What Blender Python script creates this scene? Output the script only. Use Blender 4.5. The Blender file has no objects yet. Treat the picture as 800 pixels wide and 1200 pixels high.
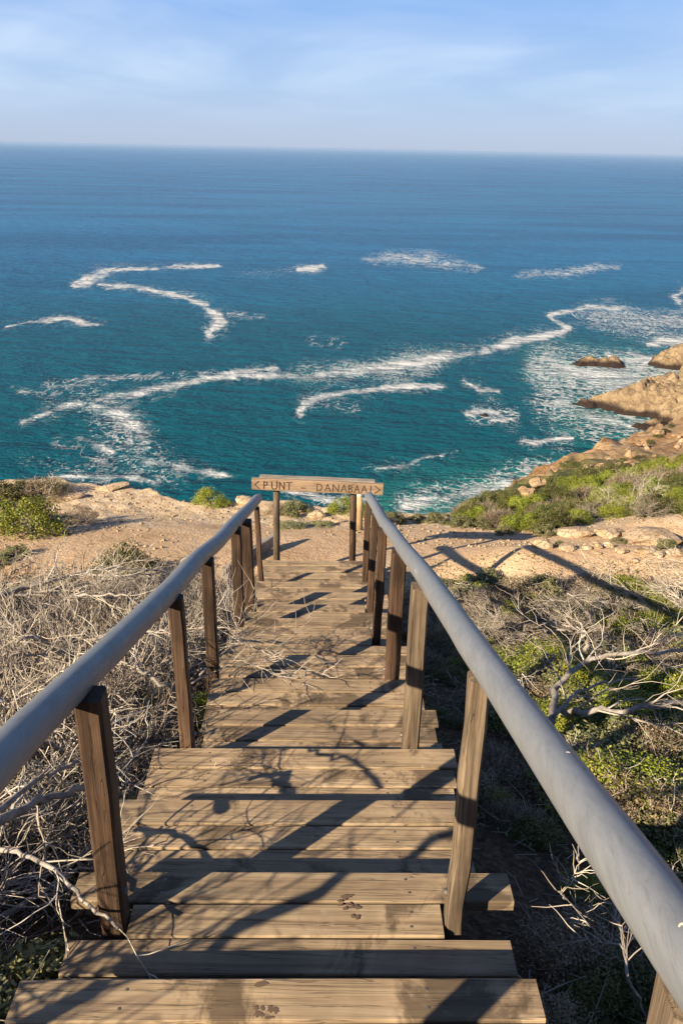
import bpy, math, random
import numpy as np
from mathutils import Matrix, Vector
random.seed(7); RNG = np.random.default_rng(7)
S = bpy.context.scene
COL = S.collection

# ------------------------------------------------------------------ camera
FPX = 980.0                                    # focal length in pixels of the 800 x 1200 photograph
PITCH = math.atan(426 / FPX); ROLL = math.radians(1.15)
_fw = np.array([0, math.cos(PITCH), -math.sin(PITCH)]); _up = np.array([0, math.sin(PITCH), math.cos(PITCH)]); _rt = np.array([1., 0, 0])
_c, _s = math.cos(ROLL), math.sin(ROLL)
RT = _c * _rt + _s * _up; UP = -_s * _rt + _c * _up
RM = np.array([RT, UP, _fw])
cam = bpy.data.cameras.new('camera'); co = bpy.data.objects.new('camera', cam); COL.objects.link(co)
cam.sensor_fit = 'VERTICAL'; cam.sensor_height = 36; cam.lens = FPX / 1200 * 36
cam.clip_start = .05; cam.clip_end = 200000
M = Matrix(((RT[0], UP[0], -_fw[0], 0), (RT[1], UP[1], -_fw[1], 0), (RT[2], UP[2], -_fw[2], 0), (0, 0, 0, 1)))
co.matrix_world = M
S.camera = co

# ------------------------------------------------------------------ light
SUN = np.array([-1.45, -1.36, 1.0]); SUN = SUN / np.linalg.norm(SUN)
ELEV = math.asin(SUN[2]); AZ = math.atan2(SUN[0], SUN[1])
sl = bpy.data.lights.new('sun', 'SUN'); so = bpy.data.objects.new('sun', sl); COL.objects.link(so)
sl.energy = 5.0; sl.angle = math.radians(.5); sl.color = (1, .84, .62)
so.rotation_euler = Vector(SUN).to_track_quat('Z', 'Y').to_euler()
W = bpy.data.worlds.new('World'); S.world = W; W.use_nodes = True

class NT:
    def __init__(s, tree): s.t = tree; s.n = tree.nodes; s.l = tree.links
    def add(s, typ, **kw):
        n = s.n.new(typ)
        for k, v in kw.items():
            if k.startswith('i_'):
                key = k[2:]; n.inputs[int(key) if key.isdigit() else key.replace('_', ' ')].default_value = v
            else: setattr(n, k, v)
        return n
    def link(s, a, b): s.l.new(a, b)
    def noise(s, vec, scale, detail=4, rough=.55, dist=0, sc=None):
        if sc is not None:
            m = s.add('ShaderNodeMapping'); s.link(vec, m.inputs['Vector']); m.inputs['Scale'].default_value = sc; vec = m.outputs[0]
        n = s.add('ShaderNodeTexNoise'); n.inputs['Scale'].default_value = scale; n.inputs['Detail'].default_value = detail
        n.inputs['Roughness'].default_value = rough; n.inputs['Distortion'].default_value = dist
        s.link(vec, n.inputs['Vector']); return n.outputs['Fac']
    def ramp(s, fac, stops, interp='LINEAR'):
        r = s.add('ShaderNodeValToRGB'); r.color_ramp.interpolation = interp
        e = r.color_ramp.elements
        while len(e) < len(stops): e.new(.5)
        for q, (p, c) in zip(e, stops):
            q.position = p; q.color = (c, c, c, 1) if not isinstance(c, (tuple, list)) else (*c, 1)
        s.link(fac, r.inputs[0]); return r.outputs[0]
    def mix(s, fac, a, b, mode='MIX'):
        m = s.add('ShaderNodeMix', data_type='RGBA', blend_type=mode)
        for v, i in ((fac, 0), (a, 6), (b, 7)):
            if hasattr(v, 'is_linked') or hasattr(v, 'links'): s.link(v, m.inputs[i])
            else: m.inputs[i].default_value = v if i == 0 else (*v, 1)
        return m.outputs[2]
    def math(s, op, a, b=0., c=None):
        m = s.add('ShaderNodeMath', operation=op)
        for v, i in ((a, 0), (b, 1), (c, 2)):
            if v is None: continue
            if hasattr(v, 'links'): s.link(v, m.inputs[i])
            else: m.inputs[i].default_value = v
        return m.outputs[0]
    def maprange(s, v, a, b, c=0., d=1., smooth=False):
        m = s.add('ShaderNodeMapRange'); s.link(v, m.inputs[0])
        if smooth: m.interpolation_type = 'SMOOTHSTEP'
        for i, x in zip((1, 2, 3, 4), (a, b, c, d)): m.inputs[i].default_value = x
        return m.outputs[0]

w = NT(W.node_tree); w.n.clear()
wo = w.add('ShaderNodeOutputWorld'); bg = w.add('ShaderNodeBackground')
sky = w.add('ShaderNodeTexSky', sky_type='NISHITA'); sky.sun_disc = False
sky.sun_elevation = ELEV; sky.sun_rotation = AZ; sky.altitude = 80; sky.air_density = 1.0; sky.dust_density = .6; sky.ozone_density = 3.0
tc = w.add('ShaderNodeTexCoord'); sx = w.add('ShaderNodeSeparateXYZ'); w.link(tc.outputs['Generated'], sx.inputs[0])
el = sx.outputs['Z']
# marine haze low over the horizon fading into blue, with thin cirrus
grad = w.ramp(w.maprange(el, 0, .7), [(0, (5.0, 5.9, 7.8)), (.03, (4.9, 6.1, 8.4)), (.09, (4.2, 5.9, 9.0)), (.2, (2.8, 4.9, 9.2)), (.32, (1.5, 2.9, 6.6)), (.6, (.7, 1.6, 4.2)), (1, (.4, 1.0, 2.9))])
grad = w.mix(.88, sky.outputs[0], grad); grad = w.mix(1., grad, (.90, .91, .90), 'MULTIPLY')
dv = w.math('ADD', w.math('MAXIMUM', el, 0), .12)
cx_ = w.math('DIVIDE', sx.outputs['X'], dv); cy_ = w.math('DIVIDE', sx.outputs['Y'], dv)
cb = w.add('ShaderNodeCombineXYZ'); w.link(cx_, cb.inputs[0]); w.link(cy_, cb.inputs[1])
c1 = w.noise(cb.outputs[0], .8, 4, .5, .5, sc=(1.0, .75, 1))
c2 = w.noise(cb.outputs[0], .55, 3, .5, .3)
cl = w.math('MULTIPLY', w.maprange(c1, .34, .72, 0, 1, True), w.maprange(c2, .34, .60, .25, 1, True))
cl = w.math('MULTIPLY', cl, w.maprange(el, .01, .08, 0, .62, True))
cl = w.math('MULTIPLY', cl, w.maprange(el, .15, .5, 1, .3, True))
skyc = w.mix(cl, grad, (6.9, 8.0, 9.5))
w.link(skyc, bg.inputs[0]); bg.inputs[1].default_value = .0500
w.link(bg.outputs[0], wo.inputs[0])
S.view_settings.view_transform = 'Standard'; S.view_settings.look = 'None'; S.view_settings.exposure = 1.18; S.view_settings.gamma = 1
S.render.engine = 'CYCLES'; S.cycles.max_bounces = 6; S.cycles.use_denoising = True

# ------------------------------------------------------------------ geometry helpers
def ray(x, y):
    return RM.T @ np.array([(x - 400) / FPX, -(y - 600) / FPX, 1.])
def onz(x, y, z):
    d = ray(x, y); return d * (z / d[2])
def atY(x, y, Y):
    d = ray(x, y); return d * (Y / d[1])
TH = math.radians(-1.4)                         # heading of the stairs
def st(l, Y, z=0):                              # stair frame -> world
    return np.array([math.cos(TH) * l + math.sin(TH) * Y, -math.sin(TH) * l + math.cos(TH) * Y, z])
SL = math.tan(math.radians(18.15)); Z0 = -1.9; Y0 = 1.455; GO = .4855; RI = .1592
def nosing(Y): return Z0 - SL * (Y - Y0)

_P = RNG.permutation(4096)
def _h(ix, iy, s):
    return (_P[(ix * 73 + _P[(iy * 31 + s * 57) & 4095]) & 4095]) / 4095.
def vnoise(x, y, s=0):
    x = np.asarray(x, float); y = np.asarray(y, float)
    ix = np.floor(x).astype(np.int64); iy = np.floor(y).astype(np.int64); fx = x - ix; fy = y - iy
    fx = fx * fx * (3 - 2 * fx); fy = fy * fy * (3 - 2 * fy)
    a = _h(ix, iy, s); b = _h(ix + 1, iy, s); c = _h(ix, iy + 1, s); d = _h(ix + 1, iy + 1, s)
    return (a * (1 - fx) + b * fx) * (1 - fy) + (c * (1 - fx) + d * fx) * fy
def fbm(x, y, o=5, s=0):
    r = 0; a = .5; t = 0
    for k in range(o):
        r = r + a * vnoise(x * 2 ** k + 17.3 * k, y * 2 ** k + 5.1 * k, s + k); t += a; a *= .5
    return r / t
def sstep(a, b, x):
    t = np.clip((x - a) / (b - a), 0, 1); return t * t * (3 - 2 * t)

EDGE = np.array([(-400, 4), (-60, 9.5), (-20, 12.0), (-6.2, 12.5), (-4.6, 12.75), (-2.6, 12.0), (-1.3, 11.75), (.0, 11.7), (.6, 11.4), (1.5, 11.5), (2.4, 13.2), (3.6, 17), (5.4, 23), (8, 29), (12.6, 41), (23.7, 66), (44, 106), (74, 150), (120, 190), (200, 260), (420, 420)], float)
def edge_dist(X, Y):                            # positive on land
    X = np.asarray(X, float); Y = np.asarray(Y, float)
    best = np.full(X.shape, 1e9); sg = np.ones(X.shape)
    for (ax, ay), (bx, by) in zip(EDGE[:-1], EDGE[1:]):
        dx, dy = bx - ax, by - ay; t = np.clip(((X - ax) * dx + (Y - ay) * dy) / (dx * dx + dy * dy), 0, 1)
        qx, qy = X - (ax + t * dx), Y - (ay + t * dy); d = np.hypot(qx, qy)
        m = d < best; best = np.where(m, d, best)
        cr = dx * qy - dy * qx; sg = np.where(m, np.where(cr > 0, -1., 1.), sg)
    return best * sg
RZ = np.array([(-50, -4.5), (9.6, -4.5), (12, -5.3), (16, -6.5), (23, -8.9), (29, -10.9), (41, -14.9), (66, -22.0), (106, -32.0), (150, -42), (260, -60), (600, -80)], float)
def H(X, Y, detail=True):
    X = np.asarray(X, float); Y = np.asarray(Y, float)
    slope = nosing(np.clip(Y, -30, 8.2)) - .40
    side = np.clip(np.abs(X + .1) - .5, 0, 4)
    slope = slope - np.where(X > 0, .14 * np.minimum(side, 2.2), .02 * side) * sstep(8.5, 6.2, Y)
    slope = slope + .35 * sstep(4, 14, X) * sstep(8.5, 4, Y)
    k = sstep(7.2, 8.9, Y)
    z = slope * (1 - k) + (-4.28 - .20 * np.clip(Y - 8.2, 0, 4.6)) * k
    zr = np.interp(Y, RZ[:, 0], RZ[:, 1]) + .18 * np.clip(X - .42 * Y, 0, 60) * sstep(12, 30, Y)
    kr = sstep(9.6, 12.5, Y)
    z = z * (1 - kr) + (zr * sstep(.5, 2.5, X) + (-5.0 - .04 * (Y - 12)) * (1 - sstep(.5, 2.5, X))) * kr
    z = z + .28 * sstep(1.0, 2.2, X) * sstep(3.0, 5.5, Y) * sstep(9.7, 8.4, Y)
    # a low shoulder of ground to the far side of the path on the right
    z = z + .22 * sstep(9.9, 10.8, Y) * sstep(14, 11, Y) * sstep(3.2, 5, X)
    if detail:
        z = z + (fbm(X * .8, Y * .8, 4, 3) - .5) * (.16 - .11 * sstep(7.5, 8.6, Y) * sstep(11, 9.8, Y)) * sstep(.6, 1.4, np.abs(X + .15) + np.maximum(0, Y - 8)) 
        z = z + (fbm(X * 6, Y * 6, 4, 9) - .5) * .05 * sstep(9.6, 11.2, Y)
        z = z + (fbm(X * .12, Y * .12, 5, 4) - .5) * 3.2 * sstep(16, 50, Y) * sstep(2, 8, X)
        z = z + (fbm(X * .5, Y * .5, 4, 5) - .5) * 1.2 * sstep(20, 60, Y) * sstep(2, 8, X)
    d = edge_dist(X, Y) + (fbm(X * .9, Y * .9, 4, 6) - .5) * np.interp(np.asarray(Y), [11, 20, 60], [.9, 2.2, 5])
    far = sstep(13, 40, Y) * sstep(2.5, 9, X)
    drop = np.clip(-d, 0, None)
    z = z - drop * (3.2 * (1 - far) + .85 * far) - (fbm(X * .4, Y * .4, 4, 8) - .5) * np.clip(drop, 0, 6) * .8
    return np.maximum(z, -63.)
def Hs(x, y): return float(H(np.array([x]), np.array([y]))[0])
def ghit(px, py, lo=1.0, hi=260.):
    d = ray(px, py); Ys = np.concatenate([np.arange(lo, 16, .02), np.arange(16, hi, .2)])
    X = d[0] / d[1] * Ys; Z = d[2] / d[1] * Ys
    hz = H(X, Ys); m = np.nonzero(Z <= hz)[0]
    i = m[0] if len(m) else len(Ys) - 1
    return np.array([X[i], Ys[i], hz[i]])

def mesh(name, V, F, mats=(), smooth=False, attrs=None):
    """V (n,3); F array (m,k) of k-gons or list of faces"""
    me = bpy.data.meshes.new(name); V = np.asarray(V, np.float32)
    if isinstance(F, np.ndarray):
        m, k = F.shape
        me.vertices.add(len(V)); me.vertices.foreach_set('co', V.ravel())
        me.loops.add(m * k); me.loops.foreach_set('vertex_index', F.ravel().astype(np.int32))
        me.polygons.add(m); me.polygons.foreach_set('loop_start', np.arange(0, m * k, k, dtype=np.int32))
        try: me.polygons.foreach_set('loop_total', np.full(m, k, dtype=np.int32))
        except Exception: pass
    else: me.from_pydata([tuple(map(float, v)) for v in V], [], [tuple(f) for f in F])
    me.update(calc_edges=True)
    if smooth: me.polygons.foreach_set('use_smooth', np.ones(len(me.polygons), bool))
    for nm, a in (attrs or {}).items():
        at = me.attributes.new(nm, 'FLOAT', 'POINT'); at.data.foreach_set('value', np.asarray(a, np.float32).ravel())
    for m_ in mats: me.materials.append(m_)
    return me
def link(name, me, parent=None, loc=None, rot=None, scale=None):
    o = bpy.data.objects.new(name, me); COL.objects.link(o)
    if parent: o.parent = parent
    if loc is not None: o.location = tuple(map(float, loc))
    if rot is not None: o.rotation_euler = rot
    if scale is not None: o.scale = scale if hasattr(scale, '__len__') else (scale,) * 3
    return o
def tag(o, label=None, cat=None, group=None, kind=None):
    for k, v in (('label', label), ('category', cat), ('group', group), ('kind', kind)):
        if v: o[k] = v
    return o
def empty(name, loc=(0, 0, 0), rz=0):
    o = bpy.data.objects.new(name, None); COL.objects.link(o); o.location = tuple(map(float, loc)); o.rotation_euler = (0, 0, rz); o.empty_display_size = .1
    return o
def copy_tree(o, loc, rot, scale):
    c = o.copy(); COL.objects.link(c); c.location = tuple(map(float, loc)); c.rotation_euler = rot
    c.scale = scale if hasattr(scale, '__len__') else (scale,) * 3
    for ch in o.children:
        d = ch.copy(); COL.objects.link(d); d.parent = c
    return c
def beam(P, Q, w_, t_, up=(0, 0, 1), ch=.006, seg=4, wob=.0015, taper=1.0, rnd=None):
    """chamfered, slightly uneven timber from P to Q; w_ across, t_ along 'up'"""
    P = np.array(P, float); Q = np.array(Q, float); ax = Q - P; L = np.linalg.norm(ax); ax /= L
    up = np.array(up, float); sd = np.cross(ax, up); sd /= np.linalg.norm(sd); u = np.cross(sd, ax)
    a, b = w_ / 2, t_ / 2
    prof = np.array([(-a, -b + ch), (-a + ch, -b), (a - ch, -b), (a, -b + ch), (a, b - ch), (a - ch, b), (-a + ch, b), (-a, b - ch)])
    V = []
    r = rnd or random
    for i in range(seg + 1):
        s = i / seg; c = P + ax * L * s; k = 1 + (taper - 1) * s
        c = c + sd * r.uniform(-wob, wob) + u * r.uniform(-wob, wob)
        e = .985 if i in (0, seg) else 1
        for p in prof:
            V.append(c + sd * (p[0] * k * e + r.uniform(-wob, wob) * .5) + u * (p[1] * k * e + r.uniform(-wob, wob) * .3))
    F = [[i * 8 + j, i * 8 + (j + 1) % 8, (i + 1) * 8 + (j + 1) % 8, (i + 1) * 8 + j] for i in range(seg) for j in range(8)]
    F.append(list(range(8))[::-1]); F.append([seg * 8 + j for j in range(8)])
    return V, F
def tube(pts, rad, sides=12, cap=True):
    pts = np.array(pts, float); n = len(pts); V = []; F = []
    T = np.gradient(pts, axis=0); T /= np.linalg.norm(T, axis=1)[:, None]
    ref = np.array([0, 0, 1.]) if abs(T[0][2]) < .9 else np.array([1., 0, 0])
    N = np.cross(T[0], ref); N /= np.linalg.norm(N)
    for i in range(n):
        N = N - T[i] * np.dot(N, T[i]); N /= np.linalg.norm(N); B = np.cross(T[i], N)
        for j in range(sides):
            a = 2 * math.pi * j / sides; r = rad[i] if not callable(rad) else rad(i, a)
            V.append(pts[i] + (N * math.cos(a) + B * math.sin(a)) * r)
    for i in range(n - 1):
        for j in range(sides): F.append([i * sides + j, i * sides + (j + 1) % sides, (i + 1) * sides + (j + 1) % sides, (i + 1) * sides + j])
    if cap: F.append(list(range(sides))[::-1]); F.append([(n - 1) * sides + j for j in range(sides)])
    return V, F

# ------------------------------------------------------------------ materials
def mat(name):
    m = bpy.data.materials.new(name); m.use_nodes = True; t = NT(m.node_tree)
    b = t.n['Principled BSDF']; b.inputs['Roughness'].default_value = .8
    b.inputs['Specular IOR Level'].default_value = .3
    return m, t, b
def bump(t, b, h, strength=.5, dist=.01, prev=None):
    n = t.add('ShaderNodeBump'); n.inputs['Strength'].default_value = strength; n.inputs['Distance'].default_value = dist
    t.link(h, n.inputs['Height'])
    if prev is not None: t.link(prev, n.inputs['Normal'])
    t.link(n.outputs[0], b.inputs['Normal']); return n.outputs[0]
def wood(name, dark, mid, light, axis=0, grain=1., stains=True, rough=.72, wet=.0, crack=True):
    m, t, b = mat(name)
    tc = t.add('ShaderNodeTexCoord'); oi = t.add('ShaderNodeObjectInfo')
    off = t.add('ShaderNodeVectorMath', operation='SCALE'); off.inputs[0].default_value = (13.1, 7.7, 3.9); t.link(oi.outputs['Random'], off.inputs['Scale'])
    va = t.add('ShaderNodeVectorMath', operation='ADD'); t.link(tc.outputs['Object'], va.inputs[0]); t.link(off.outputs[0], va.inputs[1]); v = va.outputs[0]
    sc = [22., 22., 22.]; sc[axis] = 1.1
    g1 = t.noise(v, 1.6 * grain, 7, .62, 1.2, sc=sc)
    sc2 = [90., 90., 90.]; sc2[axis] = 2.2
    g2 = t.noise(v, 1.3 * grain, 5, .7, .3, sc=sc2)
    big = t.noise(v, 2.6, 4, .6, .4)
    f = t.math('ADD', t.math('MULTIPLY', g1, .55), t.math('MULTIPLY', g2, .45))
    c = t.ramp(f, [(.30, dark), (.48, mid), (.68, light)])
    shade = t.maprange(big, .35, .65, .62, 1.12)
    rnd = t.maprange(oi.outputs['Random'], 0, 1, .84, 1.12)
    sh = t.math('MULTIPLY', shade, rnd)
    cm = t.add('ShaderNodeCombineColor');
    for i in range(3): t.link(sh, cm.inputs[i])
    c = t.mix(1., c, cm.outputs[0], 'MULTIPLY')
    if stains:
        s1 = t.noise(v, 2.6, 7, .66, .6)
        c = t.mix(t.maprange(s1, .50, .61, 0, .78, True), c, tuple(x * .45 for x in dark))
        s2 = t.noise(v, 5.5, 9, .72, .2); s3 = t.noise(v, 1.7, 3, .5)
        dr = t.math('MULTIPLY', t.maprange(s2, .61, .66, 0, 1, True), t.maprange(s3, .50, .60, 0, .75, True))
        c = t.mix(dr, c, (.52, .44, .33))
    if crack:
        sc3 = [16., 16., 16.]; sc3[axis] = .35
        cr = t.noise(v, 3.2, 3, .5, .6, sc=sc3)
        crk = t.maprange(t.math('ABSOLUTE', t.math('SUBTRACT', cr, .5)), 0, .012, 1, 0, True)
        c = t.mix(t.math('MULTIPLY', crk, .55), c, tuple(x * .3 for x in dark))
        hh = t.math('SUBTRACT', f, t.math('MULTIPLY', crk, .5))
    else: hh = f
    t.link(c, b.inputs['Base Color']); b.inputs['Roughness'].default_value = rough
    bump(t, b, hh, .75, .004)
    return m
M_TREAD = wood('weathered_tread_wood', (.12, .08, .048), (.37, .265, .16), (.50, .385, .245), axis=0, grain=.6)
M_STRINGER = wood('dark_timber', (.02, .014, .009), (.06, .04, .025), (.12, .08, .05), axis=1, stains=False)
M_POST = wood('creosoted_post_wood', (.022, .013, .009), (.066, .038, .023), (.15, .094, .058), axis=2, stains=False, rough=.65)
M_POSTG = wood('silvered_post_wood', (.040, .030, .021), (.125, .09, .058), (.29, .22, .15), axis=2, stains=False, rough=.7)
M_SIGN = wood('sign_wood', (.11, .072, .044), (.27, .185, .12), (.43, .325, .225), axis=0, stains=False)
M_SIGNG = wood('grey_sign_wood', (.16, .13, .10), (.33, .28, .22), (.48, .42, .34), axis=0, stains=False)
M_PALEPOST = wood('pale_post_wood', (.16, .10, .05), (.34, .23, .13), (.5, .37, .23), axis=2, stains=False)

m, t, b = mat('routed_lettering'); b.inputs['Base Color'].default_value = (.06, .03, .018, 1); M_LET = m
m, t, b = mat('white_paint'); b.inputs['Base Color'].default_value = (.78, .76, .72, 1)
tcn = t.add('ShaderNodeTexCoord'); t.link(t.ramp(t.noise(tcn.outputs['Object'], 40, 4), [(.3, (.5, .46, .4)), (.6, (.8, .78, .74))]), b.inputs['Base Color']); M_WHITE = m
m, t, b = mat('galvanised_bolt'); b.inputs['Metallic'].default_value = .9; b.inputs['Base Color'].default_value = (.3, .26, .22, 1); b.inputs['Roughness'].default_value = .5
M_BOLT = m
m, t, b = mat('pale_plug'); b.inputs['Base Color'].default_value = (.55, .45, .33, 1); M_PLUG = m

# handrail: worn grey-blue varnished pole
m, t, b = mat('grey_pole'); M_RAIL = m
tcn = t.add('ShaderNodeTexCoord'); v = tcn.outputs['Object']
a1 = t.noise(v, 3.0, 6, .6, .6, sc=(16, 1.0, 16)); a2 = t.noise(v, 9, 6, .65); a3 = t.noise(v, 2.0, 5, .6, .5)
c = t.ramp(a1, [(.3, (.145, .152, .160)), (.5, (.185, .192, .20)), (.72, (.225, .232, .24))])
c = t.mix(t.maprange(a3, .5, .68, 0, .35, True), c, (.20, .205, .21))
c = t.mix(t.maprange(a2, .63, .7, 0, .45, True), c, (.36, .36, .36))
a4 = t.noise(v, 2.0, 6, .7, .2, sc=(70, 1.6, 70)); c = t.mix(t.maprange(a4, .56, .62, 0, .5, True), c, (.11, .11, .112)); c = t.mix(t.maprange(a4, .42, .36, 0, .35, True), c, (.29, .29, .285))
sc_ = t.noise(v, 2.2, 8, .7, 1.5, sc=(5, 1.2, 5)); c = t.mix(t.maprange(sc_, .665, .68, 0, .6, True), c, (.48, .46, .43))
c = t.mix(.35, c, (.175, .187, .205)); t.link(c, b.inputs['Base Color']); t.link(t.maprange(a2, .3, .7, .34, .48), b.inputs['Roughness']); b.inputs['Specular IOR Level'].default_value = .42
bump(t, b, t.math('ADD', a1, t.math('MULTIPLY', a2, .5)), .25, .0015)

def leafmat(name, cols, rough=.5, trans=.12):
    m, t, b = mat(name)
    gi = t.add('ShaderNodeNewGeometry'); oi = t.add('ShaderNodeObjectInfo'); tcn = t.add('ShaderNodeTexCoord')
    f = t.math('ADD', t.math('MULTIPLY', gi.outputs['Random Per Island'], .55), t.math('MULTIPLY', t.noise(gi.outputs['Position'], 2.2, 3), .8))
    f = t.math('SUBTRACT', f, .14)
    n = len(cols); c = t.ramp(f, [(.12 + .76 * i / (n - 1), cc) for i, cc in enumerate(cols)])
    hs = t.add('ShaderNodeHueSaturation'); t.link(c, hs.inputs['Color']); t.link(t.maprange(oi.outputs['Random'], 0, 1, .72, 1.25), hs.inputs['Value'])
    t.link(t.maprange(oi.outputs['Random'], 0, 1, .485, .508), hs.inputs['Hue'])
    t.link(hs.outputs[0], b.inputs['Base Color']); b.inputs['Roughness'].default_value = rough; b.inputs['Specular IOR Level'].default_value = .25
    if trans:
        tr = t.add('ShaderNodeBsdfTranslucent'); t.link(hs.outputs[0], tr.inputs[0]); mx = t.add('ShaderNodeMixShader'); mx.inputs[0].default_value = trans
        out = t.n['Material Output']; t.link(b.outputs[0], mx.inputs[1]); t.link(tr.outputs[0], mx.inputs[2]); t.link(mx.outputs[0], out.inputs[0])
    return m
M_GREEN = leafmat('bright_green_leaf', [(.038, .060, .010), (.12, .158, .018), (.235, .265, .03), (.34, .34, .055)])
M_DARKG = leafmat('olive_green_leaf', [(.025, .034, .010), (.062, .078, .018), (.115, .12, .03), (.17, .14, .05)])
M_SUCC = leafmat('grey_green_leaf', [(.055, .062, .028), (.13, .14, .055), (.21, .21, .09), (.30, .27, .14)])
M_BROWNL = leafmat('dry_brown_leaf', [(.05, .035, .022), (.14, .10, .06), (.25, .185, .11), (.36, .28, .18)])
M_TWIG = leafmat('bleached_twig', [(.14, .115, .088), (.32, .27, .21), (.48, .42, .34), (.62, .56, .47)], .8, 0)
M_TWIGB = leafmat('browner_twig', [(.09, .07, .052), (.21, .17, .13), (.36, .305, .235), (.50, .435, .35)], .8, 0)
M_TWIGD = leafmat('dull_twig', [(.05, .042, .034), (.12, .10, .08), (.2, .17, .135), (.3, .26, .21)], .8, 0)
m, t, b = mat('silver_bark'); M_BARK = m
tcn = t.add('ShaderNodeTexCoord'); q = t.noise(tcn.outputs['Object'], 24, 7, .65, .8); q2 = t.noise(tcn.outputs['Object'], 5, 4)
c = t.ramp(t.math('ADD', t.math('MULTIPLY', q, .6), t.math('MULTIPLY', q2, .4)), [(.36, (.12, .095, .075)), (.5, (.28, .245, .21)), (.66, (.46, .42, .37))]); t.link(c, b.inputs['Base Color']); bump(t, b, q, .8, .006)

def rockmat(name, cols, scale=1., bumpd=.05, ck=1.):
    m, t, b = mat(name)
    gi = t.add('ShaderNodeNewGeometry'); v = gi.outputs['Position']
    n1 = t.noise(v, 1.6 * scale, 8, .62, .4); n2 = t.noise(v, 9 * scale, 6, .68, .2)
    vo = t.add('ShaderNodeTexVoronoi', feature='DISTANCE_TO_EDGE'); vo.inputs['Scale'].default_value = 2.4 * scale
    wv = t.noise(v, 3 * scale, 3); mxv = t.add('ShaderNodeVectorMath', operation='ADD'); t.link(v, mxv.inputs[0])
    cbn = t.add('ShaderNodeCombineXYZ'); k = t.math('MULTIPLY', wv, .6 / scale); t.link(k, cbn.inputs[0]); t.link(k, cbn.inputs[2]); t.link(cbn.outputs[0], mxv.inputs[1]); t.link(mxv.outputs[0], vo.inputs['Vector'])
    f = t.math('ADD', t.math('MULTIPLY', n1, .55), t.math('MULTIPLY', n2, .45))
    c = t.ramp(f, [(.33 + .34 * i / (len(cols) - 1), cc) for i, cc in enumerate(cols)])
    crk = t.maprange(vo.outputs['Distance'], 0, .06, 1, 0, True)
    c = t.mix(t.math('MULTIPLY', crk, .5 * ck), c, tuple(x * .4 for x in cols[0]))
    t.link(c, b.inputs['Base Color']); b.inputs['Roughness'].default_value = .9; b.inputs['Specular IOR Level'].default_value = .15
    bump(t, b, t.math('SUBTRACT', t.math('ADD', n1, t.math('MULTIPLY', n2, .6)), t.math('MULTIPLY', crk, .3 * ck)), .9, bumpd)
    return m, t, b
M_ROCK, _, _ = rockmat('sandstone', [(.22, .14, .075), (.38, .27, .16), (.50, .38, .26), (.60, .50, .38)], 4, .03)
M_ROCKO, _, _ = rockmat('orange_sandstone', [(.20, .12, .065), (.42, .27, .145), (.50, .36, .22), (.58, .48, .34)], .5, .4)

# shore rock: dark and wet near the water line (its own staining by height)
m, t, b = rockmat('shore_rock', [(.11, .075, .042), (.25, .175, .10), (.35, .26, .155), (.47, .38, .25)], .3, .9, .12); M_SHORE = m
gi = t.add('ShaderNodeNewGeometry'); sp = t.add('ShaderNodeSeparateXYZ'); t.link(gi.outputs['Position'], sp.inputs[0])
src = b.inputs['Base Color'].links[0].from_socket
wt = t.math('ADD', sp.outputs[2], t.math('MULTIPLY', t.noise(gi.outputs['Position'], .35, 4), 2.2))
t.link(t.mix(t.maprange(wt, -58.0, -56.6, 1, 0, True), src, (.035, .022, .016)), b.inputs['Base Color'])

# ground
m, t, b = mat('sandy_ground'); M_GROUND = m
gi = t.add('ShaderNodeNewGeometry'); v = gi.outputs['Position']
at = t.add('ShaderNodeAttribute', attribute_name='soil'); at2 = t.add('ShaderNodeAttribute', attribute_name='crust'); at3 = t.add('ShaderNodeAttribute', attribute_name='scrub')
n1 = t.noise(v, 1.4, 6, .6); n2 = t.noise(v, 28, 6, .7); n3 = t.noise(v, 90, 4, .7)
sand = t.ramp(t.math('ADD', t.math('MULTIPLY', n1, .5), t.math('MULTIPLY', n2, .5)), [(.34, (.38, .235, .13)), (.48, (.55, .375, .22)), (.6, (.63, .455, .29)), (.72, (.69, .53, .36))])
vo = t.add('ShaderNodeTexVoronoi'); vo.inputs['Scale'].default_value = 26; t.link(v, vo.inputs['Vector'])
pit = t.maprange(t.math('ADD', vo.outputs['Distance'], t.math('MULTIPLY', n2, .5)), .38, .62, 1, 0, True)
crust = t.ramp(t.math('ADD', t.math('MULTIPLY', t.noise(v, 5, 6, .65), .6), t.math('MULTIPLY', n3, .4)), [(.34, (.36, .22, .11)), (.48, (.55, .41, .26)), (.64, (.68, .56, .41))])
crust = t.mix(t.math('MULTIPLY', t.math('SUBTRACT', 1, pit), .0), crust, (.2, .12, .06))
pm = t.maprange(t.noise(v, 17, 5, .75), .60, .66, 0, .8, True); crust = t.mix(pm, crust, (.15, .095, .05))
soil = t.ramp(n2, [(.3, (.035, .022, .014)), (.5, (.10, .062, .038)), (.7, (.21, .14, .088))])
scrub = t.ramp(t.noise(v, 1.1, 7, .7), [(.35, (.035, .045, .015)), (.5, (.09, .10, .032)), (.66, (.22, .17, .09))])
c = t.mix(t.maprange(t.math('ADD', at2.outputs['Fac'], t.math('MULTIPLY', t.math('SUBTRACT', n1, .5), 1.2)), .35, .65, 0, 1, True), sand, crust)
c = t.mix(t.maprange(t.math('ADD', at.outputs['Fac'], t.math('MULTIPLY', t.math('SUBTRACT', t.noise(v, 5, 5, .65), .5), .9)), .4, .6, 0, 1, True), c, soil)
c = t.mix(at3.outputs['Fac'], c, scrub)
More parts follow.
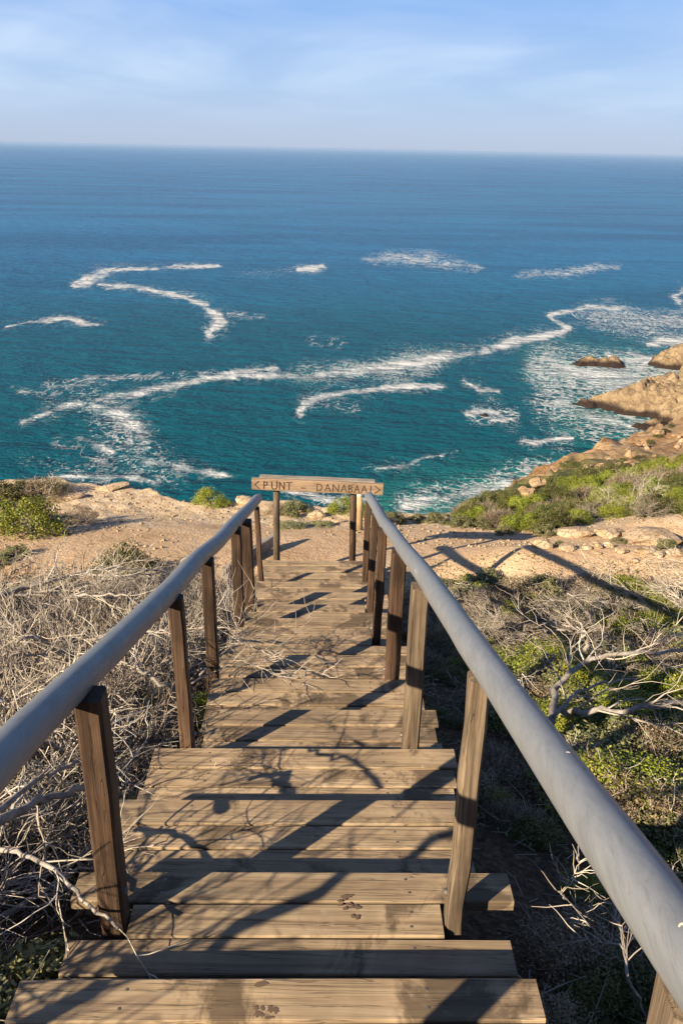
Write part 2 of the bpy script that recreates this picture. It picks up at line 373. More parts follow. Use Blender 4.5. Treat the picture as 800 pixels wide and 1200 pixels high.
# the sea-cliff and far slopes are bare orange rock
rk = t.ramp(t.math('ADD', t.math('MULTIPLY', t.noise(v, .35, 8, .65, .5), .6), t.math('MULTIPLY', t.noise(v, 1.7, 6, .65), .4)), [(.36, (.20, .11, .055)), (.46, (.42, .25, .125)), (.56, (.50, .345, .20)), (.68, (.57, .46, .32))])
ar = t.add('ShaderNodeAttribute', attribute_name='bare'); c = t.mix(ar.outputs['Fac'], c, rk)
t.link(c, b.inputs['Base Color']); b.inputs['Roughness'].default_value = .95; b.inputs['Specular IOR Level'].default_value = .1
hh = t.math('ADD', t.math('MULTIPLY', n2, .5), t.math('MULTIPLY', t.math('SUBTRACT', 1, pm), .6))
nb = bump(t, b, t.math('ADD', hh, t.math('MULTIPLY', t.noise(v, 7, 5, .65), 1.1)), .85, .035)
bump(t, b, t.noise(v, .9, 6, .65), t_ := .0 or .6, .5, nb) if False else None
nn = t.add('ShaderNodeBump'); t.link(t.noise(v, .8, 8, .7, .5), nn.inputs['Height']); nn.inputs['Distance'].default_value = 1.1; t.link(ar.outputs['Fac'], nn.inputs['Strength']); t.link(nb, nn.inputs['Normal']); t.link(nn.outputs[0], b.inputs['Normal'])

# sea
m, t, b = mat('sea_water'); M_SEA = m
gi = t.add('ShaderNodeNewGeometry'); v = gi.outputs['Position']
af = t.add('ShaderNodeAttribute', attribute_name='foam'); al = t.add('ShaderNodeAttribute', attribute_name='lace'); ash = t.add('ShaderNodeAttribute', attribute_name='shallow'); ad = t.add('ShaderNodeAttribute', attribute_name='dist')
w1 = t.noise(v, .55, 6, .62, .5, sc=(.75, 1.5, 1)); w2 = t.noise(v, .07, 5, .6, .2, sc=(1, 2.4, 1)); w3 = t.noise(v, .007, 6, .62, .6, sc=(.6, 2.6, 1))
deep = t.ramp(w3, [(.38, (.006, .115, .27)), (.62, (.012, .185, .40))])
deep = t.mix(ad.outputs['Fac'], (.001, .098, .135), deep)
deep = t.mix(t.math('MULTIPLY', ash.outputs['Fac'], .85), deep, (.03, .22, .20))
fn = t.noise(v, .8, 8, .68, .8, sc=(1, .5, 1)); fn2 = t.noise(v, .14, 6, .65, 1.0, sc=(1, .5, 1))
vo = t.add('ShaderNodeTexVoronoi', feature='DISTANCE_TO_EDGE'); vo.inputs['Scale'].default_value = .42
wrp = t.add('ShaderNodeTexNoise'); wrp.inputs['Scale'].default_value = .25; wrp.inputs['Detail'].default_value = 5; t.link(v, wrp.inputs['Vector'])
ws = t.add('ShaderNodeVectorMath', operation='SCALE'); ws.inputs['Scale'].default_value = 7; t.link(wrp.outputs['Color'], ws.inputs[0])
wa = t.add('ShaderNodeVectorMath', operation='ADD'); t.link(v, wa.inputs[0]); t.link(ws.outputs[0], wa.inputs[1]); t.link(wa.outputs[0], vo.inputs['Vector'])
ridge = t.maprange(vo.outputs['Distance'], 0, .30, 1, 0)
fg = t.maprange(af.outputs['Fac'], .04, .3, 0, 1, True)
fm = t.math('ADD', af.outputs['Fac'], t.math('MULTIPLY', fg, t.math('ADD', t.math('MULTIPLY', t.math('SUBTRACT', fn, .5), 1.15), t.math('MULTIPLY', t.math('SUBTRACT', fn2, .5), 2.4))))
foam = t.maprange(fm, .34, 1.3, 0, .97, True)
lc = t.math('ADD', al.outputs['Fac'], t.math('ADD', t.math('MULTIPLY', t.math('SUBTRACT', ridge, .75), 1.0), t.math('MULTIPLY', t.math('SUBTRACT', fn, .5), 1.3)))
lc = t.maprange(lc, .45, .85, 0, .75, True)
foam = t.math('MAXIMUM', foam, lc)
aw = t.add('ShaderNodeAttribute', attribute_name='wash'); fil = t.noise(v, .13, 7, .62, 1.6, sc=(1, .45, 1))
fil = t.maprange(t.math('ABSOLUTE', t.math('SUBTRACT', fil, .5)), 0, .055, 1, 0, True)
wf = t.math('MULTIPLY', aw.outputs['Fac'], t.math('ADD', t.math('MULTIPLY', fil, .75), t.maprange(fn2, .35, .65, .05, .45)))
foam = t.math('MAXIMUM', foam, t.maprange(wf, .17, .95, 0, .62, True))
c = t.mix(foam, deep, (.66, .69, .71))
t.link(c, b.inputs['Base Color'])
t.link(t.maprange(foam, 0, 1, .12, .85), b.inputs['Roughness']); b.inputs['IOR'].default_value = 1.33; b.inputs['Specular IOR Level'].default_value = .0
hs = t.math('ADD', t.math('MULTIPLY', w1, 1.0), t.math('MULTIPLY', w2, 4.5))
nb = bump(t, b, hs, 1.0, 2.6)
# mirror part: wave faces turned to the viewer reflect far less than a flat sheet would
fr_ = t.add('ShaderNodeFresnel'); fr_.inputs[0].default_value = 1.333
gl = t.add('ShaderNodeBsdfGlossy'); gl.inputs['Roughness'].default_value = .10
b2 = t.add('ShaderNodeBump'); b2.inputs['Distance'].default_value = .45; t.link(hs, b2.inputs['Height']); t.link(b2.outputs[0], gl.inputs['Normal'])
mxs = t.add('ShaderNodeMixShader'); t.link(t.math('MULTIPLY', t.math('MINIMUM', t.math('MULTIPLY', fr_.outputs[0], .5), .36), t.math('SUBTRACT', 1, foam)), mxs.inputs[0])
t.link(b.outputs[0], mxs.inputs[1]); t.link(gl.outputs[0], mxs.inputs[2]); t.link(mxs.outputs[0], t.n['Material Output'].inputs[0])

# ------------------------------------------------------------------ sky-side setting: sea, ground
SEA = -60.
def build_sea():
    rows = np.concatenate([np.linspace(760, 620, 30)[:-1], np.linspace(620, 300, 330)[:-1], np.linspace(300, 200, 70)[:-1], np.linspace(200, 175.2, 24)])
    ang = PITCH + np.arctan((rows - 600) / FPX); dist = np.maximum(-SEA / np.tan(ang), 1); dist[-1] = 44000
    az = np.concatenate([np.linspace(-80, -26, 30)[:-1], np.linspace(-26, 30, 560)[:-1], np.linspace(30, 80, 30)])
    A, D = np.meshgrid(np.radians(az), dist); X = D * np.sin(A); Y = D * np.cos(A)
    V = np.stack([X, Y, np.full_like(X, SEA)], -1).reshape(-1, 3)
    # foam, drawn as drift lines on the water
    foam = np.zeros(X.shape); lace = np.zeros(X.shape); sh = np.zeros(X.shape); wash = np.zeros(X.shape)
    def W2(p): q = onz(p[0], p[1], SEA); return q[0], q[1]
    # work in a local metric where along-view distances are compressed like the streaks were observed
    def warp(x, y): d = np.hypot(x, y); return np.degrees(np.arctan2(x, y)) * 17.1, -np.degrees(np.arctan(60. / d)) * 17.1
    GX, GY = warp(X, Y)
    jx = (fbm(X * .05, Y * .035, 5, 21) - .5) * 18 + (fbm(X * .3, Y * .2, 3, 23) - .5) * 6; jy = (fbm(X * .05, Y * .035, 5, 22) - .5) * 9 + (fbm(X * .3, Y * .2, 3, 24) - .5) * 4
    AM = fbm(X * .045, Y * .03, 4, 27)
    def stroke(tgt, pts, amp=1., soft=1.):
        P = [(*warp(*W2(p)), p[2]) for p in pts]
        for (ax, ay, aw), (bx, by, bw) in zip(P[:-1], P[1:]):
            dx, dy = bx - ax, by - ay; L2 = dx * dx + dy * dy + 1e-9
            m = (GX > min(ax, bx) - 50) & (GX < max(ax, bx) + 50) & (GY > min(ay, by) - 40) & (GY < max(ay, by) + 40)
            gx = (GX + jx)[m]; gy = (GY + jy)[m]
            u = np.clip(((gx - ax) * dx + (gy - ay) * dy) / L2, 0, 1); wd = (aw + (bw - aw) * u) * .5 + .4
            d = np.hypot(gx - ax - u * dx, (gy - ay - u * dy))
            val = amp * 1.12 * (.35 + 1.35 * AM[m]) * np.exp(-(d / (wd * soft * .86 + .9)) ** 2)
            tgt[m] = np.maximum(tgt[m], val)
    F_ = [
     [(250,310,1),(200,311,1.4),(160,315,2),(138,318,5),(118,324,13),(100,331,7),(82,334,2)], [(112,333,3),(160,337,3),(215,348,6),(240,358,10),(255,370,15),(256,380,16),(246,393,10)],
     [(5,383,2.5),(40,378,3),(78,374,6),(95,378,7),(120,379,2)], [(345,316,3),(362,316,7),(378,314,2)],
     [(28,497,5),(80,476,10),(130,466,12),(170,459,12),(210,449,10),(260,440,9),(310,438,10),(360,441,10),(400,436,15),(440,430,18),(480,425,16),(530,415,11),(570,409,13),(610,400,14),(645,391,12),(663,383,8),(650,376,4),(643,370,4),(655,367,5),(690,361,9),(725,361,9)],
     [(260,437,4),(290,434,5),(320,431,6)],
     [(100,478,14),(135,490,20),(160,503,20),(170,520,14)], [(170,540,16),(200,546,22),(230,553,12),(270,557,6)], [(90,515,6),(110,522,12),(135,535,5)],
     [(356,488,8),(360,474,15),(375,466,13),(400,462,8),(440,457,9),(480,454,6),(512,455,4)],
     [(440,548,3),(475,545,8),(490,535,4),(515,531,3)], [(478,592,14),(510,586,18),(545,581,14),(580,573,9),(606,566,7)], [(630,555,7),(655,551,7),(690,548,5)],
     [(540,447,3),(560,457,6),(582,460,4)], [(545,484,4),(565,481,6),(580,484,5)], [(575,493,2),(592,491,6),(598,490,3)], [(614,518,3),(628,520,7),(660,513,4),(668,512,2)],
     [(640,422,5),(670,437,9),(710,440,10),(760,448,10)], [(735,425,7),(765,420,7),(740,446,14),(715,452,12)], [(650,472,8),(665,476,5)], [(672,478,6),(700,490,12),(735,497,11),(765,491,7)], [(720,470,5),(745,490,10)], [(800,340,8),(793,352,9),(802,372,10),(815,392,12)], [(765,402,6),(790,400,9),(830,402,10)], [(712,413,3),(718,416,5)], [(740,413,5),(790,428,5)], [(60,560,5),(150,558,10),(180,566,5)], [(330,575,5),(370,580,7),(400,590,8),(420,590,5)] ]
    for s_ in F_: stroke(foam, s_); stroke(wash, [(a_, b_, c_ * 1.9 + 5) for a_, b_, c_ in s_], .55, 1.3)
    S_ = [([(105,444,3),(150,444,4),(200,440,4),(260,437,5)], .55), ([(425,306,5),(460,303,12),(500,305,14),(535,312,11),(558,315,4)], .72), ([(610,322,5),(660,322,9),(700,314,7),(725,312,3)], .62), ([(680,366,5),(740,372,8),(790,378,6)], .6), ([(730,383,4),(770,392,6)], .5), ([(725,362,5),(795,366,7)], .62), ([(20,455,5),(60,462,6),(90,450,3)], .45), ([(270,368,8),(310,372,4)], .45), ([(365,400,8),(400,405,10)], .35)]
    for s_, a_ in S_: stroke(foam, s_, a_ * .92, 1.0); stroke(wash, [(p_[0], p_[1], p_[2] * 1.3 + 2) for p_ in s_], .85, 1.1)
    L_ = [([(100,470,50),(140,520,70),(200,550,40)], .62), ([(120,560,40),(30,540,20)], .5), ([(350,438,36),(460,430,45),(540,410,24)], .45), ([(470,550,20),(530,530,14)], .45), ([(640,430,40),(720,450,60),(790,440,40)], .85), ([(640,470,30),(700,492,40),(770,495,30)], .8), ([(480,588,40),(560,572,40),(640,550,20)], .75), ([(560,487,26),(600,487,14)], .6), ([(60,490,30),(60,455,30)], .45), ([(700,370,26),(800,390,50)], .5), ([(360,470,26),(420,480,16)], .45), ([(430,545,18),(500,540,20)],.4), ([(620,470,20),(660,520,30)],.35),([(380,585,30),(440,590,20)],.6), ([(270,320,10),(360,318,16)],.35), ([(560,450,20),(600,500,24)],.35)]
    for s_, a_ in [([(60,450,12),(120,448,6)], 1.), ([(120,480,30),(150,510,36),(190,545,30)], 1.1), ([(70,520,16),(130,545,24)], 1.), ([(360,436,28),(500,425,30)], .9), ([(640,440,50),(780,445,50)], 1.), ([(100,560,18),(200,560,16)], .9), ([(680,368,20),(800,376,20)], .9), ([(480,590,30),(600,568,20)], 1.)]: stroke(wash, s_, a_, 1.3)
    for s_, a_ in L_: stroke(lace, s_, a_, 1.4)
    T_ = [([(640,430,30),(720,445,40),(790,440,30)], .55), ([(670,482,26),(740,492,30)], .75), ([(430,600,30),(480,596,40),(560,580,40),(610,562,20)], .8), ([(630,550,14),(690,545,10)], .5), ([(350,440,8),(530,415,8)], .3)]
    for s_, a_ in T_: stroke(sh, s_, a_, 2.2)
    sh = np.clip(sh, 0, .9)
    dm = sstep(160, 620, D)
    nr, nc = X.shape; i = np.arange(nr * nc).reshape(nr, nc)
    F = np.stack([i[:-1, :-1], i[:-1, 1:], i[1:, 1:], i[1:, :-1]], -1).reshape(-1, 4)
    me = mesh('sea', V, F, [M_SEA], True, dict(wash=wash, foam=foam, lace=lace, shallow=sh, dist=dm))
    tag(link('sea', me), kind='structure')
build_sea()

def build_ground():
    # near sheet
    r = np.concatenate([np.arange(.3, 3, .06), np.arange(3, 10, .05), np.arange(10, 16.5, .05), 16.5 * np.exp(np.linspace(0, math.log(420 / 16.5), 260))])
    az = np.radians(np.concatenate([np.linspace(-178, -62, 60)[:-1], np.linspace(-62, -30, 90)[:-1], np.linspace(-30, 36, 430)[:-1], np.linspace(36, 70, 90)[:-1], np.linspace(70, 178, 50)]))
    A, R = np.meshgrid(az, r); X = R * np.sin(A); Y = -1. + R * np.cos(A)
    Z = H(X, Y); i = np.arange(X.size).reshape(X.shape)
    F = np.stack([i[:-1, :-1], i[:-1, 1:], i[1:, 1:], i[1:, :-1]], -1)
    keep = (Z[:-1, :-1] > -62.5) | (Z[1:, 1:] > -62.5)
    F = F[keep]
    V = np.stack([X, Y, Z], -1).reshape(-1, 3)
    soil = sstep(8.6, 7.3, Y + (X > 1) * .35 + .25 * np.sin(X * 1.7)); 
    crust = sstep(10.0, 11.0, Y) * (1 - sstep(14, 18, Y))
    crust = np.maximum(crust, sstep(-1.2, -3.2, X) * sstep(9.6, 10.4, Y) * .8)
    d = edge_dist(X, Y)
    scrub = sstep(13, 16, Y) * sstep(90, 45, Y); bare = np.maximum(sstep(34, 60, Y + (fbm(X * .1, Y * .1, 3, 31) - .5) * 30) * .95, sstep(-.2, -1.5, d) * sstep(11.5, 15, Y))
    scrub = scrub * (1 - bare)
    me = mesh('ground', V, F, [M_GROUND], True, dict(soil=soil, crust=crust, scrub=scrub, bare=bare))
    tag(link('ground', me), kind='structure')
build_ground()

# ------------------------------------------------------------------ staircase
POSTS = {  # l, Y, z of base, l and z of top, width
 'L': [(-.60, .52, -2.2, -.60, -.95, .078), (-.587, 1.765, -2.45, -.562, -1.22, .076), (-.575, 2.955, -2.9, -.571, -1.63, .062), (-.60, 3.93, -3.2, -.60, -1.95, .07), (-.60, 5.30, -3.6, -.598, -2.44, .078), (-.556, 5.78, -3.75, -.549, -2.55, .085), (-.549, 6.86, -4.1, -.573, -2.96, .05)],
 'R': [(.42, .62, -2.2, .42, -.86, .075), (.393, 1.762, -2.45, .388, -1.19, .058), (.391, 2.955, -2.9, .376, -1.60, .078), (.395, 3.93, -3.2, .394, -1.95, .085), (.366, 4.86, -3.5, .356, -2.25, .062), (.372, 5.76, -3.8, .374, -2.54, .058), (.391, 6.86, -4.1, .405, -2.92, .06)]}
stair = empty('wooden_staircase', st(-.08, 4.5, nosing(4.5) - .4))
tag(stair, 'long flight of weathered brown plank steps running down to the sandy path', 'staircase')
def to_local(V, o): return [np.array(v) - np.array(o.location) for v in V]
def part(name, VF, mt, parent, smooth=False, label=None, cen=None):
    V, F = VF; V = np.array(V, float); c = V.mean(0) if cen is None else np.array(cen)
    o = link(name, mesh(name, V - c, F, [mt], smooth), parent, c - np.array(parent.location) if parent else c)
    if label: o['label'] = label
    return o
prnd = random.Random(5); NAILS = []
for n in range(-2, 14):
    zt = Z0 - RI * n; yn = Y0 + GO * n + (.09 if n == 13 else 0)
    w0 = prnd.choice([(.121,) * 4, (.125, .121, .119, .121), (.13, .112, .122, .122)])
    y = yn
    for j, pw in enumerate(list(w0) + ([.1] if n == 13 else [])):
        l0, l1 = -.715 + prnd.uniform(-.015, .015), .56 + prnd.uniform(-.02, .02)
        if n == 0: l0, l1 = -.735, .545
        if n == 1: l0, l1 = (-.735, .585) if j == 0 else (-.70, .545)
        if n in (2,): l0, l1 = -.74, .52 + prnd.uniform(-.004, .004)
        l0 = {4: -.545, 5: -.60}.get(n, l0 if n < 4 else (-.63 if n < 10 else -.64) + prnd.uniform(-.012, .012))
        ya, yb = y - pw + .004, y - .004
        for sd, key in ((0, 'L'), (1, 'R')):
            for (pl, pY, _, _, _, pww) in POSTS[key]:
                if abs((ya + yb) / 2 - pY) < (pw + pww) / 2 - .004:
                    if sd == 0: l0 = pl + pww / 2 + .004
                    else: l1 = pl - pww / 2 - .004
        ym = (ya + yb) / 2; zz = zt - .019 + prnd.uniform(-.0025, .0015); sk = prnd.uniform(-.0015, .0015)
        V, F = beam(st(l0, ym + sk, zz), st(l1, ym - sk, zz), yb - ya, .038, ch=.004, seg=3, wob=.0012, rnd=prnd)
        part('plank', (V, F), M_TREAD, stair)
        for ls in (-.47, .27):
            if l0 < ls - .03 and ls + .03 < l1:
                for q in (.28, .72): NAILS.append(st(ls + prnd.uniform(-.008, .008), ya + (yb - ya) * q, zz + .0195))
        y -= pw
VN = []; FN = []
for c in NAILS:
    b0 = len(VN)
    for k in range(6): VN.append(c + np.array([.0045 * math.cos(k * 1.047), .0045 * math.sin(k * 1.047), .0006]))
    VN.append(c + np.array([0, 0, .0014])); FN += [[b0 + k, b0 + (k + 1) % 6, b0 + 6] for k in range(6)]
nh = part('nail_heads', (VN, FN), M_BOLT, stair); nh['kind'] = 'stuff'
m, t, b = mat('damp_mark'); b.inputs['Base Color'].default_value = (.12, .082, .052, 1); b.inputs['Roughness'].default_value = .6; M_DAMP = m
def mark(px, py, n, rx, ry, seed):
    rr = np.random.default_rng(seed); c = onz(px, py, Z0 - RI * n + .0005); k = 14; V = []; a0 = rr.uniform(0, 6)
    for i in range(k):
        a = i / k * 2 * math.pi; q = 1 + .2 * math.sin(2 * a + a0) + .16 * math.sin(5 * a + a0 * 2) + rr.uniform(-.22, .22); V.append(c + np.array([math.cos(a) * rx * q, math.sin(a) * ry * q, .0022]))
    V.append(c + np.array([0, 0, .0024])); part('damp_mark', (V, [[i, (i + 1) % k, k] for i in range(k)]), M_DAMP, stair)
mk = random.Random(3)
for (px, py, n, rx, ry) in [(306, 1154, 0, .018, .008), (405, 1051, 1, .022, .006)]: mark(px, py, n, rx, ry, int(px))
for (cx, cy, n) in [(402, 1060, 1), (415, 1070, 1), (300, 1183, 0), (320, 1189, 0)]:
    for k in range(5): mark(cx + mk.uniform(-8, 8), cy + mk.uniform(-7, 7), n, mk.uniform(.004, .008), mk.uniform(.004, .008), int(cx) + k)
for l in (-.47, .27):
    part('stringer', beam(st(l, -.6, nosing(-.6) - .235), st(l, 7.75, nosing(7.75) - .235), .05, .17, seg=2), M_STRINGER, stair)
for n in range(-1, 14):
    zt = Z0 - RI * n; yn = Y0 + GO * n
    for l in (-.47, .27):
        part('cleat', beam(st(l, yn - .46, zt - .058), st(l, yn - .03, zt - .058), .045, .035, seg=1, ch=.003), M_STRINGER, stair)

def rail_path(side):
    Ys = np.linspace(-1.4, 7.55 if side == 'L' else 7.0, 70); out = []; rr = np.random.default_rng(3 if side == 'L' else 4)
    kn = rr.uniform(-1, 1, (2, 14))
    for i, Y in enumerate(Ys):
        g = (Y + 1.5) / 9 * 12; k = int(g); f = g - k; f = f * f * (3 - 2 * f)
        a = kn[0][k] * (1 - f) + kn[0][k + 1] * f; b_ = kn[1][k] * (1 - f) + kn[1][k + 1] * f
        if side == 'L': l = -.62 + .008 * a; h = .748 + .006 * b_ + .02 * sstep(6, 7.5, Y)
        else: l = .42 + .006 * a - .012 * sstep(5.2, 6.8, Y); h = .812 + .007 * b_ - .016 * sstep(3.2, 4.6, Y) + .05 * sstep(5.2, 6.9, Y)
        out.append(st(l, Y, nosing(Y) + h))
    return np.array(out)
def build_rail(side, r0, label):
    root = empty('handrail', st(-.6 if side == 'L' else .4, 3.5, nosing(3.5) - .4)); tag(root, label, 'handrail', 'handrails of the staircase')
    P = rail_path(side); rr = np.random.default_rng(8); n = len(P); ph = rr.uniform(0, 6, 4)
    knots = rr.uniform(3, n - 3, 9)
    def rad(i, a):
        r = r0 * (1 + .03 * math.sin(i * .35 + ph[0]) + .02 * math.sin(2 * a + i * .12 + ph[1]) + .012 * math.sin(3 * a - i * .3))
        for k in knots: r += r0 * .07 * math.exp(-((i - k) / .8) ** 2) * max(0, math.cos(a - k))
        if i == n - 1: r *= .55
        elif i == n - 2: r *= .9
        return r
    Q = list(P); Q[-1] = P[-2] + (P[-1] - P[-2]) * .35
    V, F = tube(Q, rad, 20)
    pole = part('rail', (V, F), M_RAIL, root, True)
    for (l, Y, zb, lt, ztop, wd) in POSTS[side]:
        hgt = ztop + .03
        B = st(l, Y, zb); lr = -.60 if side == 'L' else .41; T = st(lt * .45 + lr * .55, Y, nosing(Y) + (.725 if side == 'L' else .785))
        wd *= .92; V, F = beam(B, T, wd, wd * 1.05, up=st(0, 1) - st(0, 0), ch=.008, seg=8, wob=.003)
        po = part('post', (V, F), M_POST if side == 'L' else (M_POSTG if Y < 3.3 else M_POST), root)
        # bolt through the post near the tread
        c = st(l + (.5 if side == 'L' else -.5) * wd, Y, nosing(Y) + .05) - np.array(root.location) - np.array(po.location)
        V, F = tube([c, c + st(.008 if side == 'L' else -.008, 0)], [.011, .010], 6); 
        bo = link('bolt', mesh('bolt', V, F, [M_BOLT]), po)
    return root, pole, P
rootL, poleL, PL = build_rail('L', .0445, 'dark blue-grey round handrail on brown posts beside the dense grey dead brush')
rootR, poleR, PR = build_rail('R', .0405, 'pale grey sunlit handrail on weathered posts, knobbly far end below the sign')
for Y, a in ((.66, .55), (1.17, -.25)):
    i = np.argmin(abs(PR[:, 1] - Y)); c = PR[i]; d = np.array([-math.sin(a) * .5, -.25, .85]); d /= np.linalg.norm(d)
    V, F = tube([c + d * .030, c + d * .0475], [.0065, .005], 10)
    pl = part('plug', (V, F), M_PLUG, rootR)

# ------------------------------------------------------------------ sign
sg = empty('wooden_sign', st(-.08, 8.0, -4.28)); tag(sg, 'carved wooden direction sign on two round posts at the foot of the steps', 'sign')
SY = 7.98
A = atY(295, 566.5, SY); B = atY(448.5, 573.2, SY)
ax = (B - A) / np.linalg.norm(B - A); LEN = np.linalg.norm(B - A); upv = np.array([0, 0, 1.]); upv -= ax * np.dot(upv, ax); upv /= np.linalg.norm(upv); fr = np.cross(ax, upv)  # fr points to the camera (-Y)
BH = .125
part('sign_board', beam(A, B, .04, BH, up=upv, ch=.004, seg=6, wob=.002), M_SIGN, sg)
A2 = A + ax * .075 + np.array([0, .050, .014]); B2 = B - ax * .085 + np.array([0, .050, .014])
A2 = A + ax * .075 + np.array([0, .066, .050]); B2 = B - ax * .085 + np.array([0, .066, .050])
part('top_board', beam(A2, B2, .085, .03, up=upv, ch=.004, seg=4, wob=.002), M_SIGNG, sg, label='grey weathered board laid flat behind the lettered one')
G = {'<': [[(1, 1), (0, .5), (1, 0)]], '>': [[(0, 1), (1, .5), (0, 0)]], 'P': [[(0, 0), (0, 1), (.8, .9), (.9, .65), (.7, .48), (0, .45)]], 'U': [[(0, 1), (0, .25), (.25, 0), (.7, 0), (1, .25), (1, 1)]],
     'N': [[(0, 0), (0, 1), (1, 0), (1, 1)]], 'T': [[(0, 1), (1, 1)], [(.5, 1), (.5, 0)]], '-': [[(0, .3), (1, .3)]], 'D': [[(0, 0), (0, 1), (.7, .9), (1, .5), (.7, .1), (0, 0)]],
     'A': [[(0, 0), (.5, 1), (1, 0)], [(.2, .38), (.8, .38)]], 'B': [[(0, 0), (0, 1), (.8, .85), (.7, .58), (0, .52), (.9, .3), (.8, .06), (0, 0)]], 'I': [[(.5, 0), (.5, 1)]]}
TXT = [('<', 298.5, 303.5), ('P', 309.5, 313.5), ('U', 318.5, 324.5), ('N', 327.5, 333), ('T', 335.5, 342), ('-', 353, 358), ('D', 371.5, 377.5), ('A', 380.5, 387), ('N', 390, 396.5), ('A', 399.5, 406), ('B', 408.5, 413), ('A', 415, 421), ('A', 423, 430), ('I', 432, 436), ('>', 439, 445)]
LV = []; LF = []
for ch_, x0, x1 in TXT:
    u0 = (x0 - 295) / 153.5 * LEN; u1 = (x1 - 295) / 153.5 * LEN; hh = .078; vb = -.042
    for ln in G[ch_]:
        for (p, q) in zip(ln[:-1], ln[1:]):
            a = A + ax * (u0 + (u1 - u0) * p[0]) + upv * (vb + hh * p[1]) + fr * .0203
            c = A + ax * (u0 + (u1 - u0) * q[0]) + upv * (vb + hh * q[1]) + fr * .0203
            dd = (c - a) / np.linalg.norm(c - a); a = a - dd * .003; c = c + dd * .003
            v_, f_ = beam(a, c, .0095, .004, up=fr, ch=.001, seg=1, wob=.0004)
            LF += [[k + len(LV) for k in f] for f in f_]; LV += v_
    part('arrow' if ch_ in '<>' else 'dash' if ch_ == '-' else 'letter', (LV, LF), M_LET, sg); LV = []; LF = []

for px, pt in ((324, 324), (413, 414)):
    T = atY(pt, 573, SY + .06); 
    V, F = tube([st(-.49 if px < 400 else .325, SY + .06, -4.6), (st(-.49 if px < 400 else .325, SY + .06, -4.0) + T) / 2, T + np.array([0, 0, .02])], [.036, .035, .033], 12)
    part('post', (V, F), M_POST if px > 400 else M_POSTG, sg, True)
for u in (.19, .765):
    c = A + ax * LEN * u + upv * .045 + fr * .019
    V, F = tube([c, c + fr * .004], [.007, .006], 8); part('bolt', (V, F), M_BOLT, sg)

g = ghit(421.5, 621)
mp = empty('marker_post', g); tag(mp, 'short pale wooden post with white painted top behind the sign', 'post')
T = atY(421.5, 577, g[1])
V, F = tube([g - np.array([0, 0, .2]), (g + T) / 2, T - np.array([0, 0, .055])], [.042, .041, .040], 12); part('shaft', (V, F), M_PALEPOST, mp, True)
V, F = tube([T - np.array([0, 0, .055]), T - np.array([0, 0, .004]), T], [.0405, .0395, .028], 12); part('painted_top', (V, F), M_WHITE, mp, True)
# timber edging lying beside the landing
e0 = ghit(262, 684); e1 = ghit(325, 640)
ed = part('timber_edging', beam(e0 + np.array([0, 0, .10]), e1 + np.array([0, 0, .12]), .07, .15, ch=.008, seg=4, wob=.004), M_SIGNG, None)
tag(ed, 'grey squared timber laid slanting beside the bottom landing', 'timber')

# ------------------------------------------------------------------ rocks
def rock_mesh(name, seed, mt, flat=.6, sub=2, rough=.28):
    rr = np.random.default_rng(seed)
    import bmesh
    bm = bmesh.new(); bmesh.ops.create_icosphere(bm, subdivisions=sub, radius=1)
    V = np.array([v.co[:] for v in bm.verts]); F = [[v.index for v in f.verts] for f in bm.faces]; bm.free()
    # cut by random planes for a broken, angular block
    for k in range(9):
        n = rr.normal(size=3); n /= np.linalg.norm(n); d = rr.uniform(.55, .85); s = V @ n; m_ = s > d; V[m_] -= np.outer(s[m_] - d, n) * .92
    V += (rr.random(V.shape) - .5) * rough * .28; V[:, 2] *= flat
    return mesh(name, V, F, [mt], False)
RM_ = [rock_mesh('rock', 100 + k, M_ROCK, f) for k, f in enumerate((.55, .45, .7, .5, .6))]
RMO = [rock_mesh('boulder', 200 + k, M_ROCKO, f, 3) for k, f in enumerate((.7, .6, .8, .9))]
def put_rock(px, py, wpx, k, label, h=1., stretch=1.3, name='rock', group=None, mats=RM_, lift=.3):
    g = ghit(px, py); dep = float(RM[2] @ g); r = wpx / FPX * dep / 2
    o = link(name, mats[k % len(mats)], None, g + np.array([0, 0, r * lift * h]), (random.uniform(-.15, .15), random.uniform(-.15, .15), random.uniform(-.5, .5)), (r, r / stretch, r * h))
    tag(o, label, 'rock', group); return o
